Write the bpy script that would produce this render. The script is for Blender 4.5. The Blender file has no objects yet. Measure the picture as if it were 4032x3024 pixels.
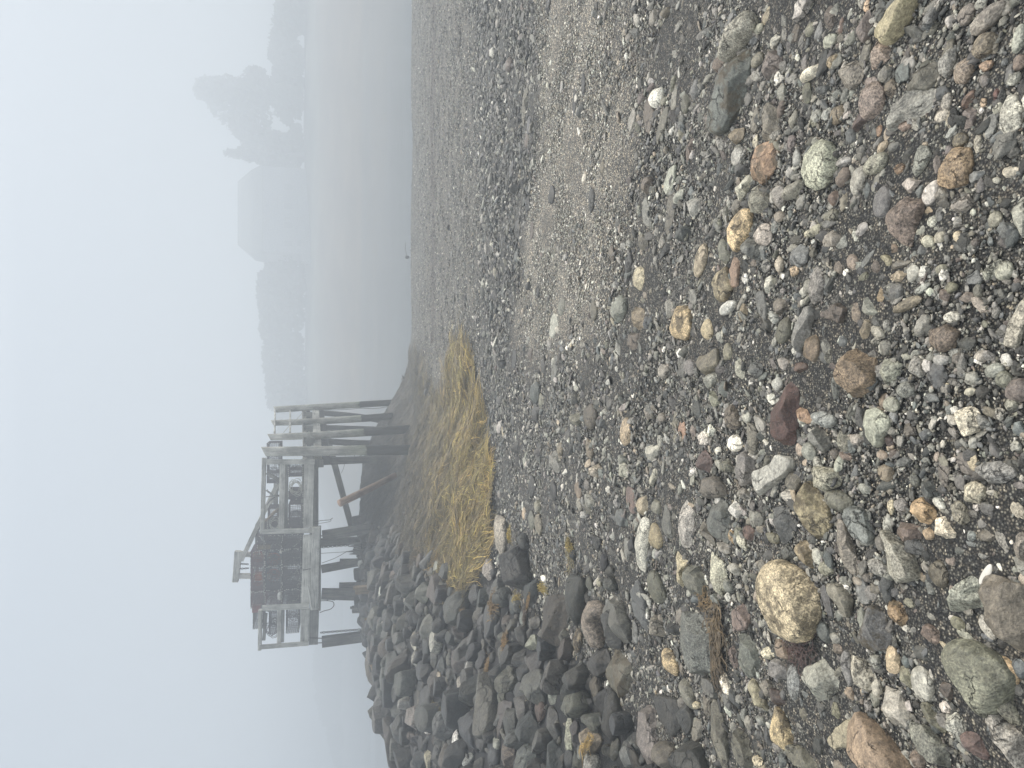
import bpy, math, random
import numpy as np
from mathutils import Vector, Matrix

# ------------------------------------------------------------------ camera, world, sun, exposure
scene = bpy.context.scene
F = 2795.0                      # focal length in pixels of the 4032 x 3024 photograph
PITCH = math.radians(14.0)
EYE = np.array([0.0, 0.0, 1.5])
cam_d = bpy.data.cameras.new("camera")
cam_d.sensor_fit = 'HORIZONTAL'
cam_d.sensor_width = 36.0
cam_d.lens = F / 4032 * 36
cam_d.clip_start = 0.05
cam_d.clip_end = 3000
cam = bpy.data.objects.new("camera", cam_d)
scene.collection.objects.link(cam)
# the photograph was taken with the phone upright and saved on its side: world up is picture left
_up = Vector((0, math.sin(PITCH), math.cos(PITCH)))
_fw = Vector((0, math.cos(PITCH), -math.sin(PITCH)))
_rt = Vector((1, 0, 0))
cam.matrix_world = Matrix((( -_up.x, _rt.x, -_fw.x, 0),
                           ( -_up.y, _rt.y, -_fw.y, 0),
                           ( -_up.z, _rt.z, -_fw.z, 1.5),
                           (0, 0, 0, 1)))
scene.camera = cam

SUN_EL = math.radians(48)
SUN_AZ = math.radians(38)        # from +Y towards +X
world = bpy.data.worlds.new("World")
scene.world = world
world.use_nodes = True
wn = world.node_tree
for n in list(wn.nodes):
    wn.nodes.remove(n)
sky = wn.nodes.new('ShaderNodeTexSky')
sky.sky_type = 'NISHITA'
sky.sun_disc = False
sky.sun_elevation = SUN_EL
sky.sun_rotation = SUN_AZ
sky.air_density = 1.0
sky.dust_density = 6.0
sky.ozone_density = 1.0
hsv = wn.nodes.new('ShaderNodeHueSaturation')
hsv.inputs['Saturation'].default_value = 0.28
mixw = wn.nodes.new('ShaderNodeMix')
mixw.data_type = 'RGBA'
mixw.inputs[0].default_value = 0.72
mixw.inputs[7].default_value = (6.2, 7.3, 8.65, 1)
bg = wn.nodes.new('ShaderNodeBackground')
bg.inputs['Strength'].default_value = 0.055
wo = wn.nodes.new('ShaderNodeOutputWorld')
wn.links.new(sky.outputs[0], hsv.inputs['Color'])
wn.links.new(hsv.outputs[0], mixw.inputs[6])
# an overcast sky is brighter overhead than at the horizon
wtc = wn.nodes.new('ShaderNodeTexCoord'); wsp = wn.nodes.new('ShaderNodeSeparateXYZ'); wrm = wn.nodes.new('ShaderNodeValToRGB'); wmu = wn.nodes.new('ShaderNodeMix')
wn.links.new(wtc.outputs['Generated'], wsp.inputs[0]); wn.links.new(wsp.outputs[2], wrm.inputs[0])
wrm.color_ramp.elements[0].position = 0.0; wrm.color_ramp.elements[0].color = (.37, .372, .375, 1)
wrm.color_ramp.elements[1].position = 1.0; wrm.color_ramp.elements[1].color = (2.75, 2.47, 2.2, 1)
_e = wrm.color_ramp.elements.new(.35); _e.color = (.56, .56, .56, 1)
wmu.data_type = 'RGBA'; wmu.blend_type = 'MULTIPLY'; wmu.inputs[0].default_value = 1.0
wn.links.new(mixw.outputs[2], wmu.inputs[6]); wn.links.new(wrm.outputs[0], wmu.inputs[7])
wn.links.new(wmu.outputs[2], bg.inputs['Color'])
wn.links.new(bg.outputs[0], wo.inputs['Surface'])

sun_d = bpy.data.lights.new("sun", 'SUN')
sun_d.energy = 1.5
sun_d.angle = math.radians(11)
sun_d.color = (1.0, 0.96, 0.9)
sun = bpy.data.objects.new("sun", sun_d)
scene.collection.objects.link(sun)
_d = Vector((math.sin(SUN_AZ) * math.cos(SUN_EL), math.cos(SUN_AZ) * math.cos(SUN_EL), math.sin(SUN_EL)))
sun.rotation_euler = _d.to_track_quat('Z', 'Y').to_euler()
sun.location = (20, 30, 60)

scene.view_settings.view_transform = 'Standard'
scene.view_settings.look = 'None'
scene.view_settings.exposure = 1.3
scene.view_settings.gamma = 1.0
scene.view_settings.use_curve_mapping = False
cy = scene.cycles
cy.max_bounces = 6
cy.diffuse_bounces = 3
cy.glossy_bounces = 2
cy.transmission_bounces = 2
cy.volume_bounces = 2
cy.transparent_max_bounces = 6
cy.use_denoising = True
cy.denoising_prefilter = 'ACCURATE'
cy.caustics_reflective = False
cy.caustics_refractive = False
HAZE_DENSITY = 0.0195

# ------------------------------------------------------------------ picture <-> world
SP, CP = math.sin(PITCH), math.cos(PITCH)

def ray(px, py):
    """direction of the photograph's pixel (4032 x 3024) for unit forward depth"""
    u = (np.asarray(px, float) - 2016) / F      # down
    v = (1512 - np.asarray(py, float)) / F      # right
    x = v
    y = CP - u * SP
    z = -SP - u * CP
    return np.stack([x, y, z], -1)

def at(px, py, Y):
    """the world point seen at a pixel, on the vertical plane y = Y"""
    d = ray(px, py)
    return EYE + d * (Y / d[..., 1:2] if d.ndim > 1 else Y / d[1])

def project(p):
    q = np.asarray(p, float) - EYE
    dep = q[..., 1] * CP - q[..., 2] * SP
    up = q[..., 1] * SP + q[..., 2] * CP
    dep = np.where(dep < 0.05, 0.05, dep)
    return 2016 - up / dep * F, 1512 - q[..., 0] / dep * F

WATER_Z = -1.1

def beach(x, y):
    b = -0.044 * y + 0.012 * np.sin(x * 1.1 + y * .6) + 0.010 * np.sin(y * 1.9 - x * .5)
    b = b + 0.03 * np.exp(-((y - 9.2 - 0.12 * x) / 1.0) ** 2)
    return np.where(y > 25, b - 0.06 * (y - 25), b)

def beach_hit(px, py):
    d = ray(px, py)
    t = 1.5 / (-d[..., 2] - 0.044 * d[..., 1])
    return EYE + d * t[..., None]

TOE = [(1628, 1462), (1690, 1540), (1745, 1625), (1800, 1600), (1873, 1600), (1905, 1700), (1925, 1890),
       (1950, 2040), (1985, 2190), (2080, 2280), (2200, 2370), (2350, 2500), (2480, 2640), (2600, 2790),
       (2740, 2930), (2900, 3060), (3150, 3300)]
RIDGE = [(1536, 3024, 10), (1500, 2900, 11.5), (1462, 2764, 13.5), (1452, 2660, 16), (1437, 2574, 18.5),
         (1420, 2510, 20), (1405, 2400, 20.6), (1388, 2270, 21.2), (1380, 2150, 21.8), (1388, 2035, 22.3),
         (1402, 1950, 22.8), (1412, 1870, 23.3), (1445, 1760, 23.8), (1480, 1690, 24.3), (1537, 1594, 24.8),
         (1575, 1530, 25.2)]
_ctrl = []
_toe = beach_hit(np.array([t[0] for t in TOE]), np.array([t[1] for t in TOE]))
for p in _toe:
    _ctrl.append((p[0], p[1], 0.0))
for px, py, Y in RIDGE:
    p = at(px, py, Y)
    _ctrl.append((p[0], p[1], p[2] - float(beach(p[0], p[1])) - (0.26 if py > 1950 else .10)))
# behind the ridge, the flank under the wharf, and outside the picture
for x, y, h in [(-9.5, 10, -.6), (-10, 14, -.7), (-10.5, 18, -.7), (-10, 24, -.6), (-6.5, 25.5, -.5), (-3.5, 26.8, -.5),
                (-1.5, 27.5, -.4), (0.3, 27.5, -.3), (-1.85, 20.0, 0.10), (-1.3, 21.5, .2), (-5.6, 5, .75), (-6, 0, .8),
                (-9.5, 5, -.3), (-9.5, 0, 0), (-2.6, -1.5, 0), (-1, -1.5, -.2), (2, 6, -.6), (3, 15, -.6), (3, 24, -.6), (1.5, 2, -.5),
                (-14, 10, -1.2), (-14, 24, -1.2)]:
    _ctrl.append((x, y, h))
_ctrl = np.array(_ctrl)

def _tps(r2):
    return np.where(r2 < 1e-9, 0, 0.5 * r2 * np.log(r2 + 1e-12))

_n = len(_ctrl)
_K = _tps(((_ctrl[:, None, :2] - _ctrl[None, :, :2]) ** 2).sum(-1)) + np.eye(_n) * 0.15
_P = np.c_[np.ones(_n), _ctrl[:, :2]]
_A = np.block([[_K, _P], [_P.T, np.zeros((3, 3))]])
_W = np.linalg.solve(_A, np.r_[_ctrl[:, 2], 0, 0, 0])

def bank_h(x, y):
    x = np.asarray(x, float); y = np.asarray(y, float)
    sh = x.shape
    X = x.ravel(); Y = y.ravel()
    out = np.empty(len(X))
    for i in range(0, len(X), 40000):
        a = X[i:i + 40000]; b = Y[i:i + 40000]
        r2 = (a[:, None] - _ctrl[None, :, 0]) ** 2 + (b[:, None] - _ctrl[None, :, 1]) ** 2
        out[i:i + 40000] = _tps(r2) @ _W[:_n] + _W[_n] + _W[_n + 1] * a + _W[_n + 2] * b
    out = out.reshape(sh)
    # far from the bank there is none
    far = np.clip((x - 1.5 - 0.02 * y) / 1.5, 0, 1)
    return np.clip(out, -1.2, 1.6) * (1 - far)

def on_bank(x, y):
    return bank_h(x, y) > 0.02

def terrain(x, y):
    x = np.asarray(x, float); y = np.asarray(y, float)
    h = bank_h(x, y)
    # below zero the bank only matters on its seaward side
    sea = np.clip((-x - 6.0) / 2.5, 0, 1) + np.clip((y - 24.5) / 2.0, 0, 1) * (x < 1)
    hh = np.where(h > 0, h, h * np.clip(sea, 0, 1))
    return beach(x, y) + hh

def hit(px, py):
    """where the rays through the pixels meet the terrain"""
    px = np.atleast_1d(np.asarray(px, float)); py = np.atleast_1d(np.asarray(py, float))
    d = ray(px, py)
    t0 = np.full(len(px), 0.6); done = np.zeros(len(px), bool)
    lo = t0.copy(); hi = np.full(len(px), np.nan)
    t = t0.copy()
    for i in range(170):
        tn = t * 1.025 + 0.01
        p = EYE + d * tn[:, None]
        below = (p[:, 2] < terrain(p[:, 0], p[:, 1])) & ~done
        hi[below] = tn[below]; lo[below] = t[below]
        done |= below
        t = tn
        if done.all():
            break
    hi = np.where(done, hi, 30.0); lo = np.where(done, lo, 30.0)
    for i in range(14):
        m = (lo + hi) / 2
        p = EYE + d * m[:, None]
        b = p[:, 2] < terrain(p[:, 0], p[:, 1])
        hi = np.where(b, m, hi); lo = np.where(b, lo, m)
    return EYE + d * hi[:, None], done

# ------------------------------------------------------------------ helpers
col = scene.collection

def tag(o, label=None, cat=None, group=None, kind=None):
    if label: o['label'] = label
    if cat: o['category'] = cat
    if group: o['group'] = group
    if kind: o['kind'] = kind
    return o

def mesh_obj(name, verts, faces, mat, parent=None, smooth=True, attrs=None):
    me = bpy.data.meshes.new(name)
    verts = np.asarray(verts, np.float32)
    if isinstance(faces, np.ndarray):
        nf, k = faces.shape
        me.vertices.add(len(verts)); me.vertices.foreach_set('co', verts.ravel())
        me.loops.add(nf * k); me.loops.foreach_set('vertex_index', faces.astype(np.int32).ravel())
        me.polygons.add(nf)
        me.polygons.foreach_set('loop_start', np.arange(0, nf * k, k, dtype=np.int32))
        me.polygons.foreach_set('loop_total', np.full(nf, k, np.int32))
        me.update(calc_edges=True)
    else:
        me.from_pydata([tuple(map(float, v)) for v in verts], [], [tuple(f) for f in faces])
    me.polygons.foreach_set('use_smooth', np.full(len(me.polygons), smooth, bool))
    if attrs:
        for k, a in attrs.items():
            a = np.asarray(a, np.float32)
            if a.shape[1] == 3:
                at_ = me.attributes.new(k, 'FLOAT_VECTOR', 'POINT')
                at_.data.foreach_set('vector', a.ravel())
            else:
                at_ = me.attributes.new(k, 'FLOAT_COLOR', 'POINT')
                at_.data.foreach_set('color', a.ravel())
    me.materials.append(mat)
    o = bpy.data.objects.new(name, me)
    col.objects.link(o)
    if parent is not None:
        o.parent = parent
    return o

def empty(name, loc=(0, 0, 0)):
    o = bpy.data.objects.new(name, None)
    o.location = loc
    o.empty_display_size = 0.2
    col.objects.link(o)
    return o

# ------------------------------------------------------------------ materials
def new_mat(name):
    m = bpy.data.materials.new(name)
    m.use_nodes = True
    nt = m.node_tree
    for n in list(nt.nodes):
        nt.nodes.remove(n)
    out = nt.nodes.new('ShaderNodeOutputMaterial')
    bs = nt.nodes.new('ShaderNodeBsdfPrincipled')
    nt.links.new(bs.outputs[0], out.inputs['Surface'])
    return m, nt, bs, out

def N(nt, typ, **kw):
    n = nt.nodes.new(typ)
    for k, v in kw.items():
        if k.startswith('i_'):
            key = k[2:]
            key = int(key) if key.isdigit() else key.replace('_', ' ')
            n.inputs[key].default_value = v
        else:
            setattr(n, k, v)
    return n

def mathn(nt, op, a, b=None, clamp=False):
    n = nt.nodes.new('ShaderNodeMath'); n.operation = op; n.use_clamp = clamp
    for i, v in enumerate((a, b)):
        if v is None: continue
        if isinstance(v, (int, float)): n.inputs[i].default_value = v
        else: nt.links.new(v, n.inputs[i])
    return n.outputs[0]

def mixc(nt, fac, a, b, mode='MIX'):
    n = nt.nodes.new('ShaderNodeMix'); n.data_type = 'RGBA'; n.blend_type = mode
    for i, v in ((0, fac), (6, a), (7, b)):
        if isinstance(v, (int, float)): n.inputs[i].default_value = v
        elif isinstance(v, tuple): n.inputs[i].default_value = (*v, 1) if len(v) == 3 else v
        else: nt.links.new(v, n.inputs[i])
    return n.outputs[2]

def ramp(nt, val, stops, interp='LINEAR'):
    n = nt.nodes.new('ShaderNodeValToRGB'); n.color_ramp.interpolation = interp
    e = n.color_ramp.elements
    while len(e) > 1: e.remove(e[-1])
    e[0].position = stops[0][0]; e[0].color = (*stops[0][1], 1) if not isinstance(stops[0][1], float) else (stops[0][1],) * 3 + (1,)
    for p, c in stops[1:]:
        x = e.new(p); x.color = (*c, 1) if not isinstance(c, float) else (c, c, c, 1)
    nt.links.new(val, n.inputs[0])
    return n.outputs[0]

def noise(nt, vec, scale, detail=4, rough=.55, out='Fac'):
    n = N(nt, 'ShaderNodeTexNoise', i_Scale=scale, i_Detail=detail, i_Roughness=rough)
    nt.links.new(vec, n.inputs['Vector'])
    return n.outputs[out]

def madd(nt, a, m, c):
    n = nt.nodes.new('ShaderNodeMath'); n.operation = 'MULTIPLY_ADD'
    nt.links.new(a, n.inputs[0]); n.inputs[1].default_value = m; n.inputs[2].default_value = c
    return n.outputs[0]

def rock_material(name, fine=1.0, rough=.68, sat=.85):
    """per-vertex 'tint' is the stone's own colour, 'fx' = speckle, banding, stain amounts"""
    m, nt, bs, out = new_mat(name)
    tc = N(nt, 'ShaderNodeTexCoord'); oi = N(nt, 'ShaderNodeObjectInfo')
    off = N(nt, 'ShaderNodeVectorMath', operation='SCALE'); off.inputs[0].default_value = (37, 53, 71)
    nt.links.new(oi.outputs['Random'], off.inputs['Scale'])
    add = N(nt, 'ShaderNodeVectorMath', operation='ADD')
    nt.links.new(tc.outputs['Object'], add.inputs[0]); nt.links.new(off.outputs[0], add.inputs[1])
    v = add.outputs[0]
    tint = N(nt, 'ShaderNodeAttribute', attribute_name='tint').outputs['Color']
    fx = N(nt, 'ShaderNodeAttribute', attribute_name='fx')
    sep = N(nt, 'ShaderNodeSeparateXYZ'); nt.links.new(fx.outputs['Vector'], sep.inputs[0])
    n1 = noise(nt, v, 9 * fine, 5, .6)
    n2 = noise(nt, v, 45 * fine, 4, .65)
    n3 = noise(nt, v, 150 * fine, 3, .75)
    # mottling of the stone
    a = mathn(nt, 'MAXIMUM', madd(nt, n1, 1.5, .25), .2)
    b = mathn(nt, 'MAXIMUM', madd(nt, n2, 2.2, -.1), .15)
    ab = mathn(nt, 'MULTIPLY', a, b)
    comb = N(nt, 'ShaderNodeCombineXYZ')
    for i in range(3): nt.links.new(ab, comb.inputs[i])
    c = mixc(nt, 1.0, tint, comb.outputs[0], 'MULTIPLY')
    # grains
    sp = ramp(nt, n3, [(0.36, 0.0), (.5, .5), (0.64, 1.0)])
    spf = mathn(nt, 'MULTIPLY', sep.outputs[0], 1.0)
    lightc = mixc(nt, 1.0, c, (2.1, 2.08, 2.0), 'MULTIPLY'); darkc = mixc(nt, 1.0, c, (.34, .33, .32), 'MULTIPLY')
    grain = mixc(nt, sp, darkc, lightc)
    c = mixc(nt, spf, c, grain)
    # bands
    rotv = N(nt, 'ShaderNodeMapping'); rotv.inputs['Rotation'].default_value = (.5, .7, .3)
    nt.links.new(v, rotv.inputs[0])
    wv = N(nt, 'ShaderNodeTexWave', i_Scale=34.0 * fine, i_Distortion=9.0, i_Detail=4.0); wv.inputs['Detail Scale'].default_value = 1.3
    nt.links.new(rotv.outputs[0], wv.inputs['Vector'])
    bandm = ramp(nt, wv.outputs['Fac'], [(.45, 0.0), (.95, 1.0)])
    bf = mathn(nt, 'MULTIPLY', bandm, sep.outputs[1])
    c = mixc(nt, bf, c, mixc(nt, 1.0, c, (1.9, 1.88, 1.8), 'MULTIPLY'))
    # brownish stain / dried algae in patches
    st = ramp(nt, noise(nt, v, 14 * fine, 6, .75), [(.46, 0.0), (.58, 1.0)])
    sf = mathn(nt, 'MULTIPLY', st, sep.outputs[2])
    c = mixc(nt, sf, c, (0.085, 0.06, 0.022))
    # hairline cracks, broken up
    wa = N(nt, 'ShaderNodeVectorMath', operation='MULTIPLY_ADD'); nt.links.new(noise(nt, v, 18 * fine, 4, .6, 'Color'), wa.inputs[0]); wa.inputs[1].default_value = (.09 / fine,) * 3; nt.links.new(v, wa.inputs[2])
    vc = N(nt, 'ShaderNodeTexVoronoi', i_Scale=9.0 * fine); vc.feature = 'DISTANCE_TO_EDGE'; nt.links.new(wa.outputs[0], vc.inputs['Vector'])
    ck = ramp(nt, vc.outputs['Distance'], [(0.0, 1.0), (.035, 0.0)])
    ck = mathn(nt, 'MULTIPLY', ck, ramp(nt, n1, [(.48, 0.0), (.56, 1.0)]))
    c = mixc(nt, mathn(nt, 'MULTIPLY', ck, .7), c, (.012, .011, .009))
    hs = N(nt, 'ShaderNodeHueSaturation', i_Saturation=sat); nt.links.new(c, hs.inputs['Color'])
    nt.links.new(mixc(nt, 1.0, hs.outputs[0], (1.04, 1.0, .91), 'MULTIPLY'), bs.inputs['Base Color'])
    r = mathn(nt, 'MULTIPLY_ADD', n2, .5); nt.nodes[-1].inputs[2].default_value = rough - .25
    nt.links.new(r, bs.inputs['Roughness'])
    bs.inputs['Specular IOR Level'].default_value = 0.42
    hgt = mathn(nt, 'ADD', mathn(nt, 'MULTIPLY', n2, .45), mathn(nt, 'MULTIPLY', n3, .22))
    hgt = mathn(nt, 'ADD', hgt, mathn(nt, 'MULTIPLY', n1, .8))
    hgt = mathn(nt, 'SUBTRACT', hgt, mathn(nt, 'MULTIPLY', ck, .5))
    hgt = mathn(nt, 'ADD', hgt, mathn(nt, 'MULTIPLY', mathn(nt, 'MULTIPLY', wv.outputs['Fac'], sep.outputs[1]), .12))
    bp = N(nt, 'ShaderNodeBump', i_Strength=.9); bp.inputs['Distance'].default_value = .014 / fine
    nt.links.new(hgt, bp.inputs['Height']); nt.links.new(bp.outputs[0], bs.inputs['Normal'])
    return m

MAT_ROCK = rock_material('stone', 1.0, .5, .72)
MAT_BANK = rock_material('bank_stone', .45, .6, .8)
MAT_GRAVEL = rock_material('gravel_stone', 2.0, .6, .66)

def ground_material():
    """fine grit between the pebbles: packed grains, shaded gaps between them painted dark; 'tint' chooses the local mix"""
    m, nt, bs, out = new_mat('grit')
    g = N(nt, 'ShaderNodeNewGeometry'); v = g.outputs['Position']
    tint = N(nt, 'ShaderNodeAttribute', attribute_name='tint').outputs['Color']
    vo = N(nt, 'ShaderNodeTexVoronoi', i_Scale=135.0); nt.links.new(v, vo.inputs['Vector'])
    vo2 = N(nt, 'ShaderNodeTexVoronoi', i_Scale=48.0); nt.links.new(v, vo2.inputs['Vector'])
    cell = N(nt, 'ShaderNodeSeparateColor'); nt.links.new(vo.outputs['Color'], cell.inputs[0])
    cell2 = N(nt, 'ShaderNodeSeparateColor'); nt.links.new(vo2.outputs['Color'], cell2.inputs[0])
    grains = ramp(nt, cell.outputs[0], [(0.0, (.22, .22, .24)), (.35, (.6, .58, .56)), (.6, (1.0, .96, .9)), (.85, (1.6, 1.55, 1.42)), (.96, (2.5, 2.45, 2.3))])
    grains2 = ramp(nt, cell2.outputs[0], [(0.0, (.6, .62, .65)), (.5, (1.0, 1.0, .97)), (.9, (1.35, 1.25, 1.15)), (1.0, (2.0, 1.9, 1.7))])
    c = mixc(nt, 1.0, tint, grains, 'MULTIPLY')
    c = mixc(nt, 1.0, c, grains2, 'MULTIPLY')
    edge = ramp(nt, vo.outputs['Distance'], [(.2, 1.15), (.6, .12)])  # shade in the gaps between grains, painted as darker cell edges
    comb = mixc(nt, 1.0, c, edge, 'MULTIPLY')
    big = ramp(nt, noise(nt, v, 1.6, 5, .6), [(.3, .72), (.7, 1.25)])
    c = mixc(nt, 1.0, comb, big, 'MULTIPLY')
    nt.links.new(c, bs.inputs['Base Color'])
    bs.inputs['Roughness'].default_value = .75
    bs.inputs['Specular IOR Level'].default_value = .4
    h = mathn(nt, 'ADD', mathn(nt, 'MULTIPLY', vo.outputs['Distance'], -.5), mathn(nt, 'MULTIPLY', vo2.outputs['Distance'], -.8))
    bp = N(nt, 'ShaderNodeBump', i_Strength=.9); bp.inputs['Distance'].default_value = .01
    nt.links.new(h, bp.inputs['Height']); nt.links.new(bp.outputs[0], bs.inputs['Normal'])
    return m

def wood_material(name, c1, c2, stain=True, tide=None):
    """weathered timber; vertex vector 'gc' runs (along the grain, across, across)"""
    m, nt, bs, out = new_mat(name)
    gc = N(nt, 'ShaderNodeAttribute', attribute_name='gc').outputs['Vector']
    mp = N(nt, 'ShaderNodeMapping'); mp.inputs['Scale'].default_value = (1.2, 26, 26); nt.links.new(gc, mp.inputs[0])
    n1 = noise(nt, mp.outputs[0], 1.0, 6, .65)
    n2 = noise(nt, gc, 2.2, 4, .6)
    c = mixc(nt, ramp(nt, n1, [(.3, 0.0), (.7, 1.0)]), c1, c2)
    dk = ramp(nt, n2, [(.35, .55), (.65, 1.15)])
    c = mixc(nt, 1.0, c, dk, 'MULTIPLY')
    crack = ramp(nt, noise(nt, mp.outputs[0], 2.2, 3, .5), [(.33, .35), (.40, 1.0)])
    c = mixc(nt, 1.0, c, crack, 'MULTIPLY')
    if tide is not None:
        g = N(nt, 'ShaderNodeNewGeometry'); s = N(nt, 'ShaderNodeSeparateXYZ'); nt.links.new(g.outputs['Position'], s.inputs[0])
        z = mathn(nt, 'ADD', s.outputs[2], mathn(nt, 'MULTIPLY', noise(nt, g.outputs['Position'], 5, 4), .25))
        lo = ramp(nt, mathn(nt, 'MULTIPLY', mathn(nt, 'SUBTRACT', z, tide - .06 + .12), 8.0), [(0.0, 0.0), (.5, 1.0)])
        gr = ramp(nt, mathn(nt, 'MULTIPLY', mathn(nt, 'SUBTRACT', z, tide + .12), 1.3), [(0.0, 1.0), (.9, 0.0)])
        c = mixc(nt, mathn(nt, 'MULTIPLY', gr, .45), c, (.16, .20, .10))
        c = mixc(nt, lo, (.018, .018, .014), c)
    nt.links.new(c, bs.inputs['Base Color'])
    bs.inputs['Roughness'].default_value = .85
    bs.inputs['Specular IOR Level'].default_value = .25
    bp = N(nt, 'ShaderNodeBump', i_Strength=.5); bp.inputs['Distance'].default_value = .01
    nt.links.new(n1, bp.inputs['Height']); nt.links.new(bp.outputs[0], bs.inputs['Normal'])
    return m

def plain(name, c, rough=.7, metallic=0.0, var=.35, scale=6.0):
    m, nt, bs, out = new_mat(name)
    tc = N(nt, 'ShaderNodeTexCoord')
    n1 = noise(nt, tc.outputs['Object'], scale, 5, .6)
    c = mixc(nt, ramp(nt, n1, [(.3, 0.0), (.7, 1.0)]), tuple(x * (1 - var) for x in c), tuple(x * (1 + var) for x in c))
    nt.links.new(c, bs.inputs['Base Color'])
    bs.inputs['Roughness'].default_value = rough; bs.inputs['Metallic'].default_value = metallic
    return m

MAT_GROUND = ground_material()
MAT_DECK = wood_material('new_timber', (.42, .41, .37), (.70, .68, .60))
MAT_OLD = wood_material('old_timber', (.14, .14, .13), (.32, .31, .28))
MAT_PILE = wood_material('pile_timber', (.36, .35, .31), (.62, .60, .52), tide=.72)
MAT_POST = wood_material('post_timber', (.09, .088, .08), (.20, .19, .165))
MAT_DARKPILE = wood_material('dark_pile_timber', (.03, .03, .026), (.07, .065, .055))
MAT_LOG = wood_material('red_log', (.20, .12, .08), (.38, .26, .19))
MAT_DRIFT = wood_material('driftwood', (.17, .12, .075), (.36, .28, .18))
MAT_WIRE = plain('dark_wire', (.10, .085, .092), .6)
MAT_REDWIRE = plain('maroon_wire', (.15, .085, .095), .6)
MAT_ROPE = plain('rope', (.38, .38, .33), .9)
MAT_ORANGE = plain('orange_net', (.30, .085, .03), .8)
MAT_RED = plain('red_plastic', (.20, .045, .045), .6)
MAT_WHITE = plain('white_float', (.62, .60, .54), .5, var=.12)
MAT_CHAIN = plain('rusty_chain', (.055, .05, .045), .6)
MAT_SHELL = plain('shell', (.66, .62, .54), .35, var=.1, scale=30)

def attr_material(name, rough=.6, spec=.4, transl=0.0, nscale=4.0):
    m, nt, bs, out = new_mat(name)
    tint = N(nt, 'ShaderNodeAttribute', attribute_name='tint').outputs['Color']
    g = N(nt, 'ShaderNodeNewGeometry')
    n1 = noise(nt, g.outputs['Position'], nscale, 5, .6)
    c = mixc(nt, 1.0, tint, ramp(nt, n1, [(.3, .6), (.7, 1.35)]), 'MULTIPLY')
    nt.links.new(c, bs.inputs['Base Color'])
    bs.inputs['Roughness'].default_value = rough
    bs.inputs['Specular IOR Level'].default_value = spec
    return m

MAT_WEED = attr_material('rockweed', .5, .45, nscale=2.5)
MAT_LEAF = attr_material('foliage', .7, .3, nscale=.3)

# ------------------------------------------------------------------ rock builder
def icosphere(level):
    t = (1 + 5 ** .5) / 2
    v = [(-1, t, 0), (1, t, 0), (-1, -t, 0), (1, -t, 0), (0, -1, t), (0, 1, t), (0, -1, -t), (0, 1, -t), (t, 0, -1), (t, 0, 1), (-t, 0, -1), (-t, 0, 1)]
    f = [(0, 11, 5), (0, 5, 1), (0, 1, 7), (0, 7, 10), (0, 10, 11), (1, 5, 9), (5, 11, 4), (11, 10, 2), (10, 7, 6), (7, 1, 8), (3, 9, 4), (3, 4, 2), (3, 2, 6), (3, 6, 8), (3, 8, 9), (4, 9, 5), (2, 4, 11), (6, 2, 10), (8, 6, 7), (9, 8, 1)]
    v = [np.array(a) / np.linalg.norm(a) for a in v]
    for _ in range(level):
        cache = {}; nf = []
        def mid(a, b):
            k = (min(a, b), max(a, b))
            if k not in cache:
                p = v[a] + v[b]; v.append(p / np.linalg.norm(p)); cache[k] = len(v) - 1
            return cache[k]
        for a, b, c in f:
            x, y, z = mid(a, b), mid(b, c), mid(c, a)
            nf += [(a, x, z), (b, y, x), (c, z, y), (x, y, z)]
        f = nf
    return np.array(v), np.array(f, np.int32)

ICO = {k: icosphere(k) for k in range(5)}

def lumps(v, rng, freq, n=7):
    out = np.zeros(len(v))
    for i in range(n):
        k = rng.normal(size=3); k *= freq * rng.uniform(.6, 1.6) / np.linalg.norm(k)
        out += np.sin(v @ k + rng.uniform(0, 6.28))
    return out / n

def radial(poly, th):
    """radius of a star-shaped polygon (about the origin) in directions th"""
    P = np.asarray(poly, float)
    Q = np.roll(P, -1, 0)
    d = np.stack([np.cos(th), np.sin(th)], -1)
    r = np.zeros(len(th))
    for a, b in zip(P, Q):
        e = b - a
        den = d[:, 0] * e[1] - d[:, 1] * e[0]
        den = np.where(np.abs(den) < 1e-12, 1e-12, den)
        t = (a[0] * e[1] - a[1] * e[0]) / den
        s = (a[0] * d[:, 1] - a[1] * d[:, 0]) / den
        ok = (t > 0) & (s >= -1e-6) & (s <= 1 + 1e-6)
        r = np.where(ok, np.maximum(r, t), r)
    return r

_TH = np.linspace(0, 2 * np.pi, 96, endpoint=False)

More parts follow.
